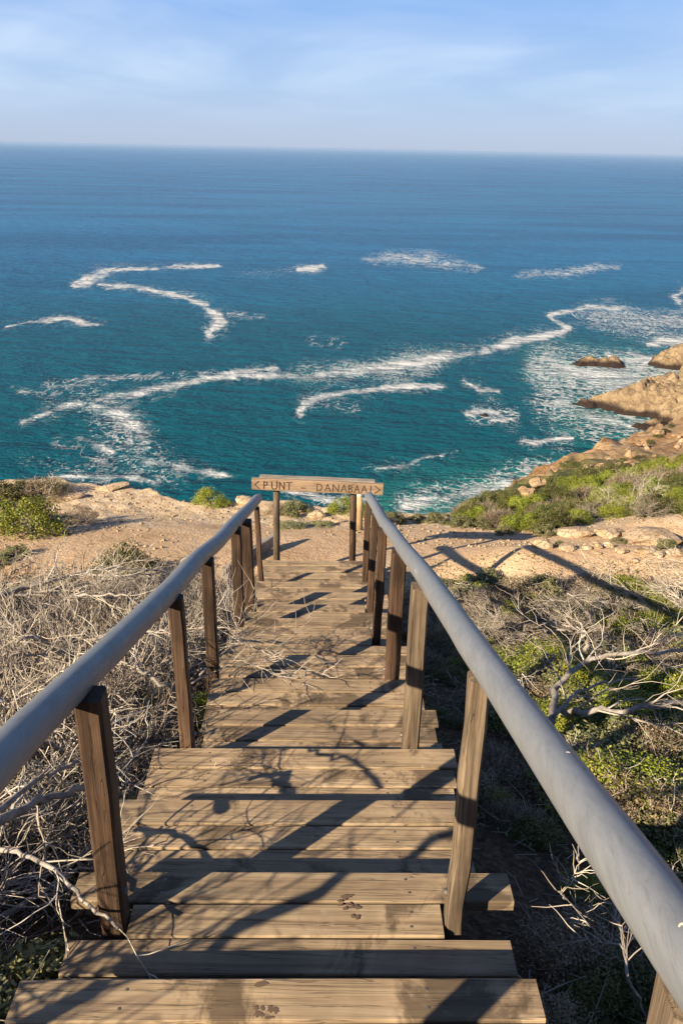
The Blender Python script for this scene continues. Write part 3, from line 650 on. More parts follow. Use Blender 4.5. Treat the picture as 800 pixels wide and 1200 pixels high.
for a in [
 (760, 636, 84, 0, 'broad smooth tan rock, the largest of those bordering the path', .55, 1.2), (668, 627, 56, 1, 'flat orange-brown slab lying above the far edge of the path', .5, 1.6), (712, 628, 44, 3, 'grey-brown slab wedged beside the broad tan rock', .6, 1.5),
 (636, 641, 30, 2, 'rounded brownish rock at the end of the rock border near the succulent', .8, 1.2), (664, 644, 22, 4, 'small pale rock on the path edge below the flat slab', .8, 1.1), (686, 643, 15, 1, 'small pale stone between two bigger border rocks', .9, 1.1),
 (697, 642, 20, 0, 'upright pale grey stone leaning in the rock border', 1.1, 1.1), (713, 641, 16, 2, 'little cream stone at the foot of the grey-brown slab', .9, 1.1), (756, 647, 30, 4, 'long cream stone lying in front of the broad tan rock', .5, 1.8),
 (770, 652, 18, 3, 'wedge of cream stone pointing down towards the path', .8, 1.3), (742, 659, 13, 1, 'tiny white stone out on the path by the wedge', .8, 1.1), (790, 650, 24, 2, 'half hidden cream stone at the picture edge of the border', .7, 1.3),
 (700, 650, 10, 0, 'pebble-sized tan stone at the lip of the path', .8, 1.1), (727, 648, 17, 3, 'squat tan stone touching the upper side of the path', .8, 1.2), (626, 650, 12, 4, 'small dull stone on the path under the rounded rock', .7, 1.2),
 (792, 985, 34, 1, 'large pale yellow stone under the grey handrail', .8, 1.4), (768, 985, 22, 3, 'angular cream stone beside the large pale yellow one', .8, 1.2), (783, 968, 14, 2, 'small cream stone above the pair under the handrail', .8, 1.1),
 (684, 890, 14, 0, 'bright white stone beside the fallen grey branch', .8, 1.2), (665, 855, 40, 2, 'golden boulder half under the dead branches', .9, 1.1), (700, 900, 26, 4, 'broken orange stone in the rubble by the branch', .6, 1.5), (722, 880, 30, 1, 'flat tan stone in the sunlit rubble', .5, 1.5), (752, 895, 22, 0, 'pinkish stone in the sunlit rubble', .7, 1.3),
 (130, 574, 46, 3, 'grey flat rock on the cliff edge behind the green bush', .4, 1.8), (118, 568, 30, 0, 'orange block at the rim of the cliff', .7, 1.3), (288, 590, 26, 4, 'pale boulder on the cliff rim by the end of the blue-grey rail', .8, 1.2), (80, 585, 40, 1, 'pale ledge stone showing between the two bushes', .35, 2.),
 (372, 606, 26, 2, 'tan rock behind the sign, between its posts', .7, 1.2), (350, 600, 16, 0, 'small tan rock near the sign post in the scrub', .8, 1.2), (395, 612, 18, 3, 'low cream rock beneath the bright bush behind the sign', .6, 1.4)]:
    put_rock(*a)
for a in [(629, 577, 22, 0, 'pale square boulder topping the rocky outcrop over the surf', 1.1, 1.1), (618, 592, 20, 1, 'tall orange boulder of the rocky outcrop', 1.4, 1.1), (612, 583, 16, 2, 'rounded buff boulder on the seaward side of the outcrop', 1., 1.1), (600, 587, 16, 3, 'low buff boulder where the outcrop meets the bushes', .8, 1.2)]:
    put_rock(*a, name='boulder', mats=RMO, lift=1.0)
rr = random.Random(11)
for k in range(46):
    px = rr.uniform(672, 815); lim = np.interp(px, [672, 690, 740, 800, 815], [551, 547, 524, 495, 488]); py = rr.uniform(lim, lim + 38)
    if py > 552: continue
    put_rock(px, py, rr.uniform(5, 15), k, 'orange boulder among many on the bare slope above the sea', rr.uniform(.7, 1.2), 1.1, 'boulder', 'orange boulders on the bare far slope', RMO, .3)

def shore_rock(name, label, poly, h, seed, step=.38, ridge=1.):
    P = np.array([onz(x, y, SEA)[:2] for x, y in poly]); x0, y0 = P.min(0) - 2; x1, y1 = P.max(0) + 2
    nx = int((x1 - x0) / step) + 2; ny = int((y1 - y0) / step) + 2
    X, Y = np.meshgrid(np.linspace(x0, x1, nx), np.linspace(y0, y1, ny))
    ins = np.zeros(X.shape, bool); dist = np.full(X.shape, 1e9); n = len(P)
    for k in range(n):
        ax_, ay_ = P[k]; bx_, by_ = P[(k + 1) % n]
        c_ = ((ay_ > Y) != (by_ > Y)) & (X < (bx_ - ax_) * (Y - ay_) / (by_ - ay_ + 1e-12) + ax_); ins ^= c_
        dx, dy = bx_ - ax_, by_ - ay_; tt = np.clip(((X - ax_) * dx + (Y - ay_) * dy) / (dx * dx + dy * dy + 1e-9), 0, 1)
        dist = np.minimum(dist, np.hypot(X - ax_ - tt * dx, Y - ay_ - tt * dy))
    d = np.where(ins, dist, -dist) + (fbm(X * .35, Y * .35, 4, seed) - .5) * 3.0
    hm = np.clip(d / 5, 0, 1) ** .6
    strata = np.abs(((X * .35 + Y * .8) * .42 + fbm(X * .15, Y * .15, 3, seed + 3) * 4) % 1 - .5) * 2
    Z = SEA - .8 + h * hm * (.45 + .75 * fbm(X * .16, Y * .16, 4, seed + 1)) + hm * (fbm(X * .7, Y * .7, 5, seed + 2) - .4) * 3.2 + hm * strata ** .5 * 1.5 * ridge
    tz = Z + .25 * X * .12; tz = np.floor(tz / .8) * .8 + np.clip((tz / .8 % 1) * 3, 0, 1) * .8; Z = Z * .4 + (tz - .03 * X) * .6
    Z = np.where(d < 0, SEA - 1.2, Z)
    i = np.arange(X.size).reshape(X.shape); F = np.stack([i[:-1, :-1], i[:-1, 1:], i[1:, 1:], i[1:, :-1]], -1)
    keep = (d[:-1, :-1] > -1) | (d[1:, 1:] > -1); F = F[keep]
    c = np.array([X.mean(), Y.mean(), SEA])
    o = link(name, mesh(name, np.stack([X, Y, Z], -1).reshape(-1, 3) - c, F, [M_SHORE], False), None, c); tag(o, label, 'rock'); return o
shore_rock('sea_rock', 'long low brown sea rock ringed by white surf, farthest out', [(668, 427), (676, 424), (700, 425), (716, 424), (730, 426), (734, 431), (720, 432), (700, 429), (680, 430)], 3.2, 51)
shore_rock('sea_rock', 'golden rounded headland rock beyond the low sea rock', [(758, 428), (765, 422), (785, 418), (830, 414), (840, 430), (800, 435), (775, 432)], 5.5, 52)
shore_rock('sea_rock', 'brown shelf of rock reaching from the shore above the long promontory', [(738, 455), (748, 451), (775, 449), (800, 449), (800, 460), (775, 461), (745, 459)], 3.8, 53)
shore_rock('rocky_promontory', 'long tan rocky promontory jutting from the shore into surf', [(668, 474), (688, 472), (705, 472), (730, 466), (770, 460), (840, 440), (880, 470), (860, 505), (800, 503), (783, 497), (760, 490), (735, 487), (700, 479), (684, 477)], 5.0, 54)
shore_rock('sea_rock', 'small dark rock shelf in the foam between the promontory and slope', [(734, 500), (745, 497), (770, 496), (790, 500), (775, 505), (750, 504)], 1.8, 55)
shore_rock('sea_rock', 'small lone dark rock awash in open water', [(559, 487), (564, 485), (573, 486), (575, 489), (566, 490)], 1.8, 56, .3)
shore_rock('sea_rock', 'tiny dark rock in the surf below the cliff', [(520, 595), (525, 592), (531, 593), (530, 597), (524, 598)], 1.6, 57, .2)
shore_rock('cliff_stack', 'pale yellow cliff rising at the shore behind the promontory', [(790, 462), (795, 440), (815, 430), (870, 428), (880, 460), (850, 470)], 13, 58)

# ------------------------------------------------------------------ plants
def twig_tubes(br, sides=3):
    """br: list of (pts (n,3), radii (n,)) -> V, F(quads)"""
    Vs = []; Fs = []; base = 0
    ang = np.arange(sides) * 2 * math.pi / sides; ca = np.cos(ang); sa = np.sin(ang)
    for pts, rad in br:
        n = len(pts); T = np.gradient(pts, axis=0); T /= np.linalg.norm(T, axis=1)[:, None] + 1e-9
        ref = np.where(np.abs(T[:, 2:3]) < .9, np.array([[0, 0, 1.]]), np.array([[1., 0, 0]]))
        N = np.cross(T, ref); N /= np.linalg.norm(N, axis=1)[:, None] + 1e-9; B = np.cross(T, N)
        V = pts[:, None, :] + (N[:, None, :] * ca[None, :, None] + B[:, None, :] * sa[None, :, None]) * rad[:, None, None]
        Vs.append(V.reshape(-1, 3)); i = np.arange(n * sides).reshape(n, sides) + base; j = np.roll(i, -1, 1)
        Fs.append(np.stack([i[:-1], j[:-1], j[1:], i[1:]], -1).reshape(-1, 4)); base += n * sides
    return np.concatenate(Vs), np.concatenate(Fs)
def grow(rr, start, d, L, r, n=6, wander=.35, grav=0., tip=.3):
    pts = [np.array(start, float)]; d = np.array(d, float); d /= np.linalg.norm(d)
    for k in range(n - 1):
        d = d + rr.normal(size=3) * wander / math.sqrt(n) + np.array([0, 0, grav / n]); d /= np.linalg.norm(d); pts.append(pts[-1] + d * L / (n - 1))
    return np.array(pts), np.linspace(r, r * tip, n)
def dead_shrub(seed, lean=(0, 0), nmain=9, n2=8, n3=8, flat=1., name='dead_shrub', wander=.5, thick=.015, twr=.0032, L0=.5):
    """unit shrub about 1 m across"""
    rr = np.random.default_rng(seed); B1 = []; B2 = []
    for k in range(nmain):
        a = rr.uniform(0, 2 * math.pi); el_ = rr.uniform(.15, 1.1) * flat
        d = np.array([math.cos(a) * math.cos(el_) + lean[0], math.sin(a) * math.cos(el_) + lean[1], math.sin(el_)])
        p, r = grow(rr, (rr.normal() * .04, rr.normal() * .04, 0), d, L0 * rr.uniform(.6, 1.1), thick * rr.uniform(.5, 1.2), 8, wander, .15 * flat)
        B1.append((p, r))
        for q in range(n2):
            i = rr.integers(2, 8); dd = p[min(i, 7)] - p[i - 1]; dd = dd / np.linalg.norm(dd) + rr.normal(size=3) * .55; dd[2] *= flat
            p2, r2 = grow(rr, p[i], dd + np.array([lean[0], lean[1], 0]) * .5, .32 * rr.uniform(.5, 1.2), twr * 1.9, 6, wander * 1.1, 0)
            B2.append((p2, r2))
            for s in range(n3):
                j = rr.integers(1, 6); d3 = p2[j] - p2[j - 1]; d3 = d3 / (np.linalg.norm(d3) + 1e-9) + rr.normal(size=3) * .6
                B2.append(grow(rr, p2[j], d3, .17 * rr.uniform(.4, 1.3), twr * rr.uniform(.6, 1.1), 4, wander * 1.2, 0, .5))
    root = empty(name, (0, 0, 0))
    V, F = twig_tubes(B1, 6); link('branches', mesh('branches', V, F, [M_BARK], True), root)
    V, F = twig_tubes(B2, 3); tw = link('twigs', mesh('twigs', V, F, [M_TWIG if seed % 2 else M_TWIGB], False), root); tw['kind'] = 'stuff'
    return root
def leaves_mesh(rr, cen, nrm, size, mt, jitter=.7, aspect=.5, name='foliage'):
    n = len(cen); a = rr.normal(size=(n, 3)) * jitter + nrm; a /= np.linalg.norm(a, axis=1)[:, None]
    u = np.cross(a, rr.normal(size=(n, 3))); u /= np.linalg.norm(u, axis=1)[:, None] + 1e-9; v = np.cross(a, u)
    sz = size * rr.uniform(.6, 1.3, (n, 1))
    V = np.stack([cen - u * sz * aspect, cen - v * sz, cen + u * sz * aspect, cen + v * sz], 1).reshape(-1, 3); F = np.arange(4 * n).reshape(n, 4)
    return mesh(name, V, F, [mt], False)
def leafy(seed, mt, n=5000, size=.014, clumps=46, h=.6, name='green_bush', cr=.16, twigs=True, sprigs=0):
    """rounded bush of leaf clumps, unit radius .5"""
    rr = np.random.default_rng(seed); root = empty(name)
    th = rr.uniform(0, 2 * math.pi, clumps); cz = rr.uniform(0.02, 1, clumps); rad = np.sqrt(1 - cz ** 2) * rr.uniform(.6, 1.05, clumps)
    C = np.stack([np.cos(th) * rad * .42, np.sin(th) * rad * .42, cz * h * .8 * rr.uniform(.75, 1.1, clumps)], 1)
    k = rr.integers(0, clumps, n); R_ = rr.uniform(.55, 1.2, clumps)[k][:, None] * cr
    d = rr.normal(size=(n, 3)); d /= np.linalg.norm(d, axis=1)[:, None]; cen = C[k] + d * R_ * rr.uniform(.35, 1., (n, 1)) ** .6 * np.array([1, 1, .8]); cen[:, 2] = np.maximum(cen[:, 2], .01)
    f = link('foliage', leaves_mesh(rr, cen, d + np.array([0, 0, .3]), size, mt, .6), root)
    if twigs:
        B = []
        for i in range(26):
            c_ = C[rr.integers(0, clumps)]; p = np.array([np.zeros(3), c_ * np.array([.55, .55, .4]), c_ * 1.05]) + rr.normal(size=(3, 3)) * .015; B.append((p, np.array([.010, .006, .003])))
        for i in range(sprigs):
            c_ = C[rr.integers(0, clumps)] * 1.05; B.append(grow(rr, c_, c_ + np.array([0, 0, .3]) + rr.normal(size=3) * .3, rr.uniform(.1, .25), .003, 5, .5))
        V, F = twig_tubes(B, 4); link('stems', mesh('stems', V, F, [M_TWIG if sprigs else M_TWIGD], False), root)
    return root
PROTO = {}
def proto(key, root): root.location = (0, 0, -200); PROTO[key] = [root, False]; return root
for k in range(4): proto(f'dead{k}', dead_shrub(20 + k))
for k in range(3): proto(f'sweep{k}', dead_shrub(30 + k, lean=(-.9, -.25), nmain=8, n2=10, n3=9, flat=.45, wander=.28, name='windswept_shrub', L0=.6))
for k in range(3): proto(f'green{k}', leafy(40 + k, M_GREEN, 5200, .017, name='green_bush'))
for k in range(3): proto(f'dark{k}', leafy(50 + k, M_DARKG, 5200, .019, name='olive_bush', sprigs=12))
for k in range(3): proto(f'succ{k}', leafy(60 + k, M_SUCC, 4200, .022, clumps=34, h=.45, name='succulent_bush', cr=.13))
for k in range(2): proto(f'heath{k}', leafy(70 + k, M_BROWNL, 4200, .013, clumps=50, h=.6, name='dry_bush', sprigs=60))
CNT = {}
def plant(key, P, size, label, cat, group=None, rz=None, hs=1., tilt=0.):
    base = {'dead': 4, 'sweep': 3, 'green': 3, 'dark': 3, 'succ': 3, 'heath': 2}[key]
    CNT[key] = CNT.get(key, -1) + 1; pr = PROTO[f'{key}{CNT[key] % base}']
    rot = (random.uniform(-tilt, tilt), random.uniform(-tilt, tilt), random.uniform(0, 6.28) if rz is None else rz); sc = (size, size, size * hs)
    if not pr[1]: pr[1] = True; o = pr[0]; o.location = tuple(map(float, P)); o.rotation_euler = rot; o.scale = sc
    else: o = copy_tree(pr[0], P, rot, sc)
    if 'group' in o.keys(): del o['group']
    tag(o, label, cat, group); return o
def plant_px(key, px, py, wpx, label, cat, group=None, hs=1., sink=.0, rz=None, tilt=.0):
    g = ghit(px, py); dep = float(RM[2] @ g); s = wpx / FPX * dep; return plant(key, g - np.array([0, 0, sink * s]), s, label, cat, group, rz, hs, tilt)

# terrace plants
plant_px('green', 36, 626, 96, 'round bright green bush on the sandy terrace', 'bush', hs=.82)
plant_px('green', -8, 618, 90, 'green bush cut by the picture edge beside the round one', 'bush', hs=.72)
plant_px('dark', 4, 590, 60, 'dark olive bush behind the green ones at the cliff edge', 'bush', hs=.8)
plant_px('heath', 52, 584, 70, 'brownish dry bush on the cliff edge behind the round green bush', 'bush', hs=.7)
plant_px('dark', 30, 580, 60, 'flat olive bush on the rim behind the dry bush', 'bush', hs=.5)
plant_px('green', 60, 576, 50, 'thin green bush on the rim at the back', 'bush', hs=.4)
plant_px('heath', 98, 612, 42, 'straw-coloured dry tuft in the shadow of the round green bush', 'bush', hs=1.)
plant_px('green', 246, 589, 44, 'small bright green bush alone on the cliff rim', 'bush', hs=.75)
plant_px('green', 262, 592, 24, 'tiny green bush touching the lone rim bush', 'bush', hs=.7)
plant_px('green', 402, 601, 40, 'bright green bush behind the sign posts', 'bush', hs=1.)
plant_px('green', 424, 603, 30, 'bright green bush beside the white topped post', 'bush', hs=.9)
plant_px('succ', 345, 602, 50, 'pale scrubby cushion plant behind the sign near its post', 'bush', hs=.7)
plant_px('heath', 325, 600, 36, 'dry scrub by the end of the blue-grey rail', 'bush', hs=.6)
plant_px('succ', 378, 617, 36, 'flat green mat on the terrace beneath the sign', 'bush', hs=.35)
plant_px('succ', 340, 618, 46, 'long low green mat behind the sign post', 'bush', hs=.3)
plant_px('succ', 460, 613, 34, 'grey-green succulent bush by the knobbly end of the pale rail', 'bush', hs=1.)
plant_px('succ', 448, 608, 22, 'small grey-green tuft touching the pale rail end', 'bush', hs=1.)
for i, (x, y, wv_, lb) in enumerate([(490, 617, 34, 'low succulent bush first in the row along the cliff rim'), (513, 618, 44, 'spreading succulent bush over the surf'), (540, 623, 44, 'succulent bush in the middle of the rim row'), (566, 625, 40, 'succulent bush just before the hillside bushes'), (590, 632, 34, 'pale succulent bush with a shadow at its foot'), (640, 633, 44, 'light green succulent bush beside the border rocks'), (655, 640, 22, 'little succulent tuft among the border rocks'), (725, 636, 24, 'sprig of green between the slabs'), (780, 645, 44, 'sparse grey-green plant beside the broad tan rock'), (798, 640, 30, 'grey-green plant by the edge of the broad tan rock'), (18, 652, 44, 'low green shrub at the near edge of the terrace'), (0, 660, 40, 'sparse shrub at the corner of the sandy terrace')]):
    plant_px('succ', x, y - (6 if y < 634 else 0), wv_ * .85, lb, 'bush', hs=.8)
# hillside
rr = random.Random(21)
def hill(px): return np.interp(px, [520, 545, 600, 625, 660, 700, 760, 830], [606, 600, 582, 577, 567, 560, 550, 540])
cells = []
for row in range(13):
    for c_ in range(22):
        px = 545 + c_ * 13 + rr.uniform(-6, 6); top = hill(px); bot = np.interp(px, [540, 640, 700, 800], [612, 622, 606, 600])
        f = (row + rr.uniform(0, 1)) / 13; py = top + (bot - top) * f
        if px > 830 or (603 < px < 644 and py < 594): continue
        cells.append((py, px))
cells.sort()
for k, (py, px) in enumerate(cells):
    nn = float(vnoise(np.array([px / 38.]), np.array([py / 14.]), 77)[0]); band = abs(py - np.interp(px, [560, 640, 720, 800], [618, 600, 577, 560]))
    wv_ = rr.uniform(18, 42)
    zn = 'low down by the border rocks' if f > .66 else 'halfway up' if f > .33 else 'along the crest against the sea and slope'
    zn = ('seaward end, ' if px < 620 else 'middle, ' if px < 720 else 'inland end, ') + zn
    if band < 5 or (nn > .74 and py > 565): key, lb, gp, hs = 'heath', 'dry grey-brown bush in the pale band across the hillside', 'dry bushes on the hillside', .8
    elif nn < .42: key, lb, gp, hs = 'green', 'bright green rounded bush in the dense cover of the hillside', 'bright green bushes on the hillside', .85
    else: key, lb, gp, hs = 'dark', 'olive green bush in the dense cover of the hillside', 'olive bushes on the hillside', .85
    nm = {'heath': 'dry grey-brown bush', 'green': 'bright green rounded bush', 'dark': 'olive green bush'}[key]
    lb = f'{nm} on the green hillside, {zn}'; gp = f'{nm}es, hillside {zn}'
    plant_px(key, px, py + 3, wv_, lb, 'bush', gp, hs=hs * rr.uniform(.85, 1.4))
for (x, y, wv_, lb) in [(720, 603, 66, 'tangled bleached shrub on the hillside above the slabs'), (745, 590, 60, 'bleached tangle behind the hillside shrub'), (762, 606, 50, 'bleached tangle just above the broad tan rock'), (690, 612, 40, 'small bleached tangle by the olive bushes'), (735, 575, 46, 'grey twiggy shrub high on the hillside')]:
    plant_px('dead', x, y, wv_, lb, 'shrub', hs=.9)
for k in range(20):
    px = rr.uniform(660, 810); py = np.interp(px, [660, 800], [551, 543]) + rr.uniform(-6, 6)
    plant_px('dark', px, py, rr.uniform(12, 20), 'small olive bush thinning out onto the bare orange slope', 'bush', 'small bushes at the top of the far slope', hs=.6)
for (x, y) in [(770, 512), (778, 506), (786, 500), (762, 519)]: plant_px('dark', x, y, 14, 'dark strip of low scrub on the bare orange slope', 'bush', 'scrub strip on the orange slope', hs=.4)

def brush(x, y):
    a = 'below the nearest brown post' if y < 1.6 else 'level with the second rail post' if y < 3.2 else 'level with the third rail post' if y < 4.6 else 'level with the far rail posts' if y < 6.2 else 'bordering the sandy terrace'
    q = -x / max(y, .8)
    b_ = 'against the blue-grey rail' if x > -1.7 else 'some way out from the blue-grey rail' if x > -3.2 else 'far out from the blue-grey rail'
    return f'bleached dead shrub {a}, {b_}', 'shrub', f'dead shrubs {a}, {b_}'
# left brush: dense bleached dead shrubs
rr = random.Random(33)
k = 0
for Y in np.arange(.1, 7.6, .36):
    for X in np.arange(-6.4, -.9, .44):
        x = X + rr.uniform(-.2, .2); y = Y + rr.uniform(-.18, .18)
        if abs(x / max(y, .3)) > 1.6 and y > 1.5: continue
        if y > 7.35 - .12 * abs(x + 2.2): continue
        z = Hs(x, y); s = rr.uniform(.8, 1.15) * (.82 if x > -1.25 else 1.)
        plant('dead', (x, y, z - .02), s, *brush(x, y), hs=rr.uniform(.75, 1.05) * (1.0 if y > 2.2 else .8), tilt=.25); k += 1
for (x, y, s_, lb) in [(10, 745, 90, 'dark green bush showing through the dead brush'), (70, 720, 80, 'olive tuft inside the dead brush below the terrace'), (150, 690, 90, 'yellowish olive tuft at the top of the dead brush'), (260, 735, 40, 'small green sprig between the third and fourth rail posts'), (232, 850, 70, 'fresh green plant by the foot of the second rail post'), (190, 830, 60, 'green plant under the blue-grey rail')]:
    plant_px('green' if 'green' in lb and 'dark' not in lb else 'dark', x, y, s_, lb, 'bush', hs=.9, sink=-.12)

for i in range(70):
    y = rr.uniform(.4, 6.8); x = -rr.uniform(.85, 1.2 + .62 * y); a, b_, c_ = brush(x, y); nm = 'withered leafy bush' if i % 2 else 'grey-green leafy bush'
    plant('heath' if i % 2 else 'succ', (x, y, Hs(x, y)), rr.uniform(.4, .8), a.replace('bleached dead shrub', nm), 'bush', c_.replace('dead shrubs', nm + 'es'), hs=rr.uniform(.5, .9))
for (l_, y_, s_, k_) in ((-.92, 3.45, .78, 'second'), (-.95, 4.3, .8, 'third'), (-.98, 5.0, .75, 'fourth'), (-1.0, 2.5, .6, 'gap before the second')):
    x, y, _ = st(l_, y_); plant('dead', (x, y, Hs(x, y) + .12), s_, f'bleached twiggy shrub leaning over the steps near the {k_} rail post', 'shrub', hs=.9)
# thick silver branches, real dead limbs lying over the brush
def limb(name, label, pts, r0, r1, seed, side=6, group=None, subl=.35, sub=6):
    rr = np.random.default_rng(seed); pts = np.array(pts, float); n = 18
    tt = np.linspace(0, len(pts) - 1, n); P = np.array([np.interp(tt, np.arange(len(pts)), pts[:, k]) for k in range(3)]).T
    P[1:-1] = (P[:-2] + 2 * P[1:-1] + P[2:]) / 4; P += rr.normal(size=P.shape) * r0 * .5
    rd = np.linspace(r0, r1, n) * (1 + rr.uniform(-.12, .12, n)); c = P[0].copy()
    root = empty(name, c); tag(root, label, 'branch', group)
    V, F = tube(P - c, list(rd), 9); link('stem', mesh('stem', V, F, [M_BARK], True), root)
    B = []
    for k in range(sub):
        i = rr.integers(4, n - 1); d = P[i] - P[i - 1]; d = d / np.linalg.norm(d) + rr.normal(size=3) * .5; d[2] *= .4
        p, r = grow(rr, P[i], d, subl * rr.uniform(.5, 1.2), rd[i] * .38, 8, .5, .1); B.append((p - c, r))
        for s in range(side):
            j = rr.integers(2, 8); d3 = (p[min(j, 7)] - p[j - 1]); d3 = d3 / np.linalg.norm(d3) + rr.normal(size=3) * .5
            p3, r3 = grow(rr, p[j], d3, subl * .6 * rr.uniform(.4, 1.1), .0022, 6, .5); B.append((p3 - c, r3))
    V, F = twig_tubes(B, 5); q_ = link('twigs', mesh('twigs', V, F, [M_TWIG], True), root); q_['kind'] = 'stuff'
    return root
def over(px, py, up):                            # a point seen at px,py about 'up' above the ground
    d = ray(px, py); Ys = np.arange(.3, 14, .01); X = d[0] / d[1] * Ys; Z = d[2] / d[1] * Ys; m_ = np.nonzero(Z <= H(X, Ys) + up)[0][0]
    return np.array([X[m_], Ys[m_], Z[m_]])
def limb_px(label, pts, r0, r1, seed, **kw): return limb('dead_branch', label, [over(*p) for p in pts], r0, r1, seed, **kw)
limb_px('thick silver branch curving behind the nearest brown post', [(-30, 985, .62), (20, 950, .62), (60, 935, .6), (95, 918, .6), (140, 925, .5)], .016, .008, 1)
limb_px('slim forked silver branch above the thick curved one', [(-20, 970, .75), (40, 915, .75), (75, 900, .7), (130, 880, .65)], .009, .005, 2)
limb_px('long pale branch drooping towards the foot of the nearest brown post', [(-20, 990, .5), (30, 1000, .5), (70, 1025, .45), (105, 1060, .42), (140, 1090, .4)], .009, .004, 3, sub=4)
limb_px('pale branch arching over the brush below the terrace', [(-20, 700, .45), (60, 680, .55), (110, 665, .6), (190, 668, .5)], .016, .006, 4, subl=.6)
limb_px('long grey branch lying on the brush near the terrace', [(-20, 705, .5), (90, 672, .45), (150, 675, .5), (195, 670, .45)], .013, .005, 5, subl=.6)
limb_px('straight pale branch across the upper brush', [(10, 700, .5), (60, 692, .55), (130, 680, .5)], .012, .006, 6, subl=.5)
limb_px('bright white twisted branch at the edge of the brush', [(-10, 815, .5), (10, 825, .5), (30, 835, .45), (70, 850, .4)], .014, .006, 7)
limb_px('upright forked grey branch in the middle of the brush', [(95, 800, .2), (70, 765, .5), (45, 745, .7), (20, 750, .7)], .014, .005, 8)
limb_px('fan of pale twigs reaching out over the steps', [(235, 790, .45), (262, 765, .5), (285, 752, .52), (318, 768, .5)], .007, .003, 9, sub=12, subl=.42)
limb_px('thin pale branch over the steps lower in the fan', [(225, 800, .42), (260, 782, .45), (295, 778, .45), (325, 790, .42)], .006, .003, 10, sub=8, subl=.35)
rl = random.Random(91)
for i_, (wx, wy, wh) in enumerate([(60, 760, 'crossing the middle of the brush'), (150, 740, 'rising behind the rail in the upper brush'), (30, 860, 'lying in the brush just above the rail'), (180, 800, 'beside the second rail post'), (100, 700, 'bowed over the top of the brush')]):
    dx = rl.choice([-1, 1]) * rl.uniform(35, 60); dy = rl.uniform(-30, 10)
    limb_px(f'silver-grey bare branch {wh}', [(wx - dx, wy + 18, .35), (wx - dx * .3, wy + rl.uniform(-8, 8), .5), (wx + dx * .4, wy + dy * .6, .6), (wx + dx, wy + dy, .62)], rl.uniform(.010, .017), .004, 200 + i_, sub=7, subl=.4)
limb_px('dark branch sunk in the brush under the blue-grey rail', [(0, 900, .25), (40, 830, .3), (80, 790, .35), (120, 770, .35)], .02, .01, 11)
# other side
limb_px('thick grey branch snaking across the shrubs to the picture edge', [(645, 850, .25), (650, 805, .3), (690, 770, .42), (730, 765, .45), (800, 762, .4)], .022, .010, 12, subl=.5, sub=9)
limb_px('heavy bleached branch along the ground below the snaking one', [(650, 838, .2), (675, 833, .28), (720, 835, .3), (770, 825, .35), (830, 822, .3)], .02, .012, 13, subl=.6, sub=9)
limb_px('short hooked branch rising above the snaking one', [(688, 765, .3), (690, 745, .45), (675, 735, .5), (640, 742, .5)], .016, .006, 14)
limb_px('pale branch sloping up from the heavy one', [(650, 840, .3), (670, 815, .4), (700, 800, .4), (745, 795, .35)], .012, .006, 15, subl=.5)
limb_px('grey log lying in the sunlit rubble', [(665, 870, .06), (720, 872, .08), (770, 868, .08), (830, 860, .08)], .022, .014, 16, sub=3)
limb_px('thin bleached stick in the rubble below the log', [(670, 882, .06), (705, 884, .08), (740, 878, .08)], .008, .005, 17, sub=2)
limb_px('curling white twig under the grey rail near the lowest step', [(755, 1190, .1), (735, 1150, .3), (730, 1110, .35), (705, 1100, .3)], .006, .003, 18, sub=9, subl=.25)
limb_px('forked pale twig standing in the shaded hollow', [(690, 1085, .05), (665, 1055, .2), (655, 1045, .25)], .006, .003, 19, sub=5, subl=.2)
# right-hand vegetation
def place(x, y):
    a = 'at the edge of the path' if y < 700 else 'above the snaking branch' if y < 760 else 'around the heavy branches' if y < 850 else 'in the rubble lower down'
    return a + (' close to the pale rail' if x < 600 + (y - 700) * .75 else ' far from the pale rail')
rr = random.Random(44)
for (x, y, wv_) in [(620, 765, 120), (665, 765, 130), (600, 735, 80), (720, 760, 130), (800, 730, 150), (640, 765, 110), (740, 815, 120), (560, 722, 60), (530, 715, 56), (508, 702, 44), (540, 725, 80), (585, 735, 100), (740, 725, 80), (790, 730, 90), (590, 775, 90), (830, 725, 100)]:
    plant_px('sweep', x, y, wv_, f'windswept fan of bleached twigs {place(x, y)}', 'shrub', f'windswept dead shrubs {place(x, y)}', hs=.8, rz=rr.uniform(-.5, .5), sink=-.03)
for i in range(60):
    x = rr.uniform(500, 830); y = rr.uniform(705, 900)
    if y > np.interp(x, [480, 560, 640, 800], [700, 800, 890, 1000]): continue
    g = ghit(x, y); plant('sweep', g, rr.uniform(.35, .62), f'windswept fan of bleached twigs {place(x, y)}', 'shrub', f'windswept dead shrubs {place(x, y)}', hs=.8, rz=rr.uniform(-.6, .6))
for i in range(210):
    x = rr.uniform(495, 830); y = rr.uniform(690, 1000)
    lo = np.interp(x, [480, 560, 640, 800], [690, 800, 900, 1120])
    if y > lo: continue
    g = ghit(x, y)
    key = rr.choice(['succ', 'succ', 'green', 'green', 'heath']); s = rr.uniform(.35, .75)
    lb = {'succ': ('grey-green cushion plant between the windswept twigs', 'grey-green cushion plants on the sunny slope'), 'green': ('fresh green cushion plant between the windswept twigs', 'fresh green cushion plants on the sunny slope'), 'dark': ('olive cushion plant between the windswept twigs', 'olive cushion plants on the sunny slope'), 'heath': ('dry brown cushion plant between the windswept twigs', 'dry cushion plants on the sunny slope')}[key]
    plant(key, g, s, lb[0].split(' between')[0] + ' ' + place(x, y), 'bush', lb[0].split(' between')[0] + 's ' + place(x, y), hs=rr.uniform(.5, .85))
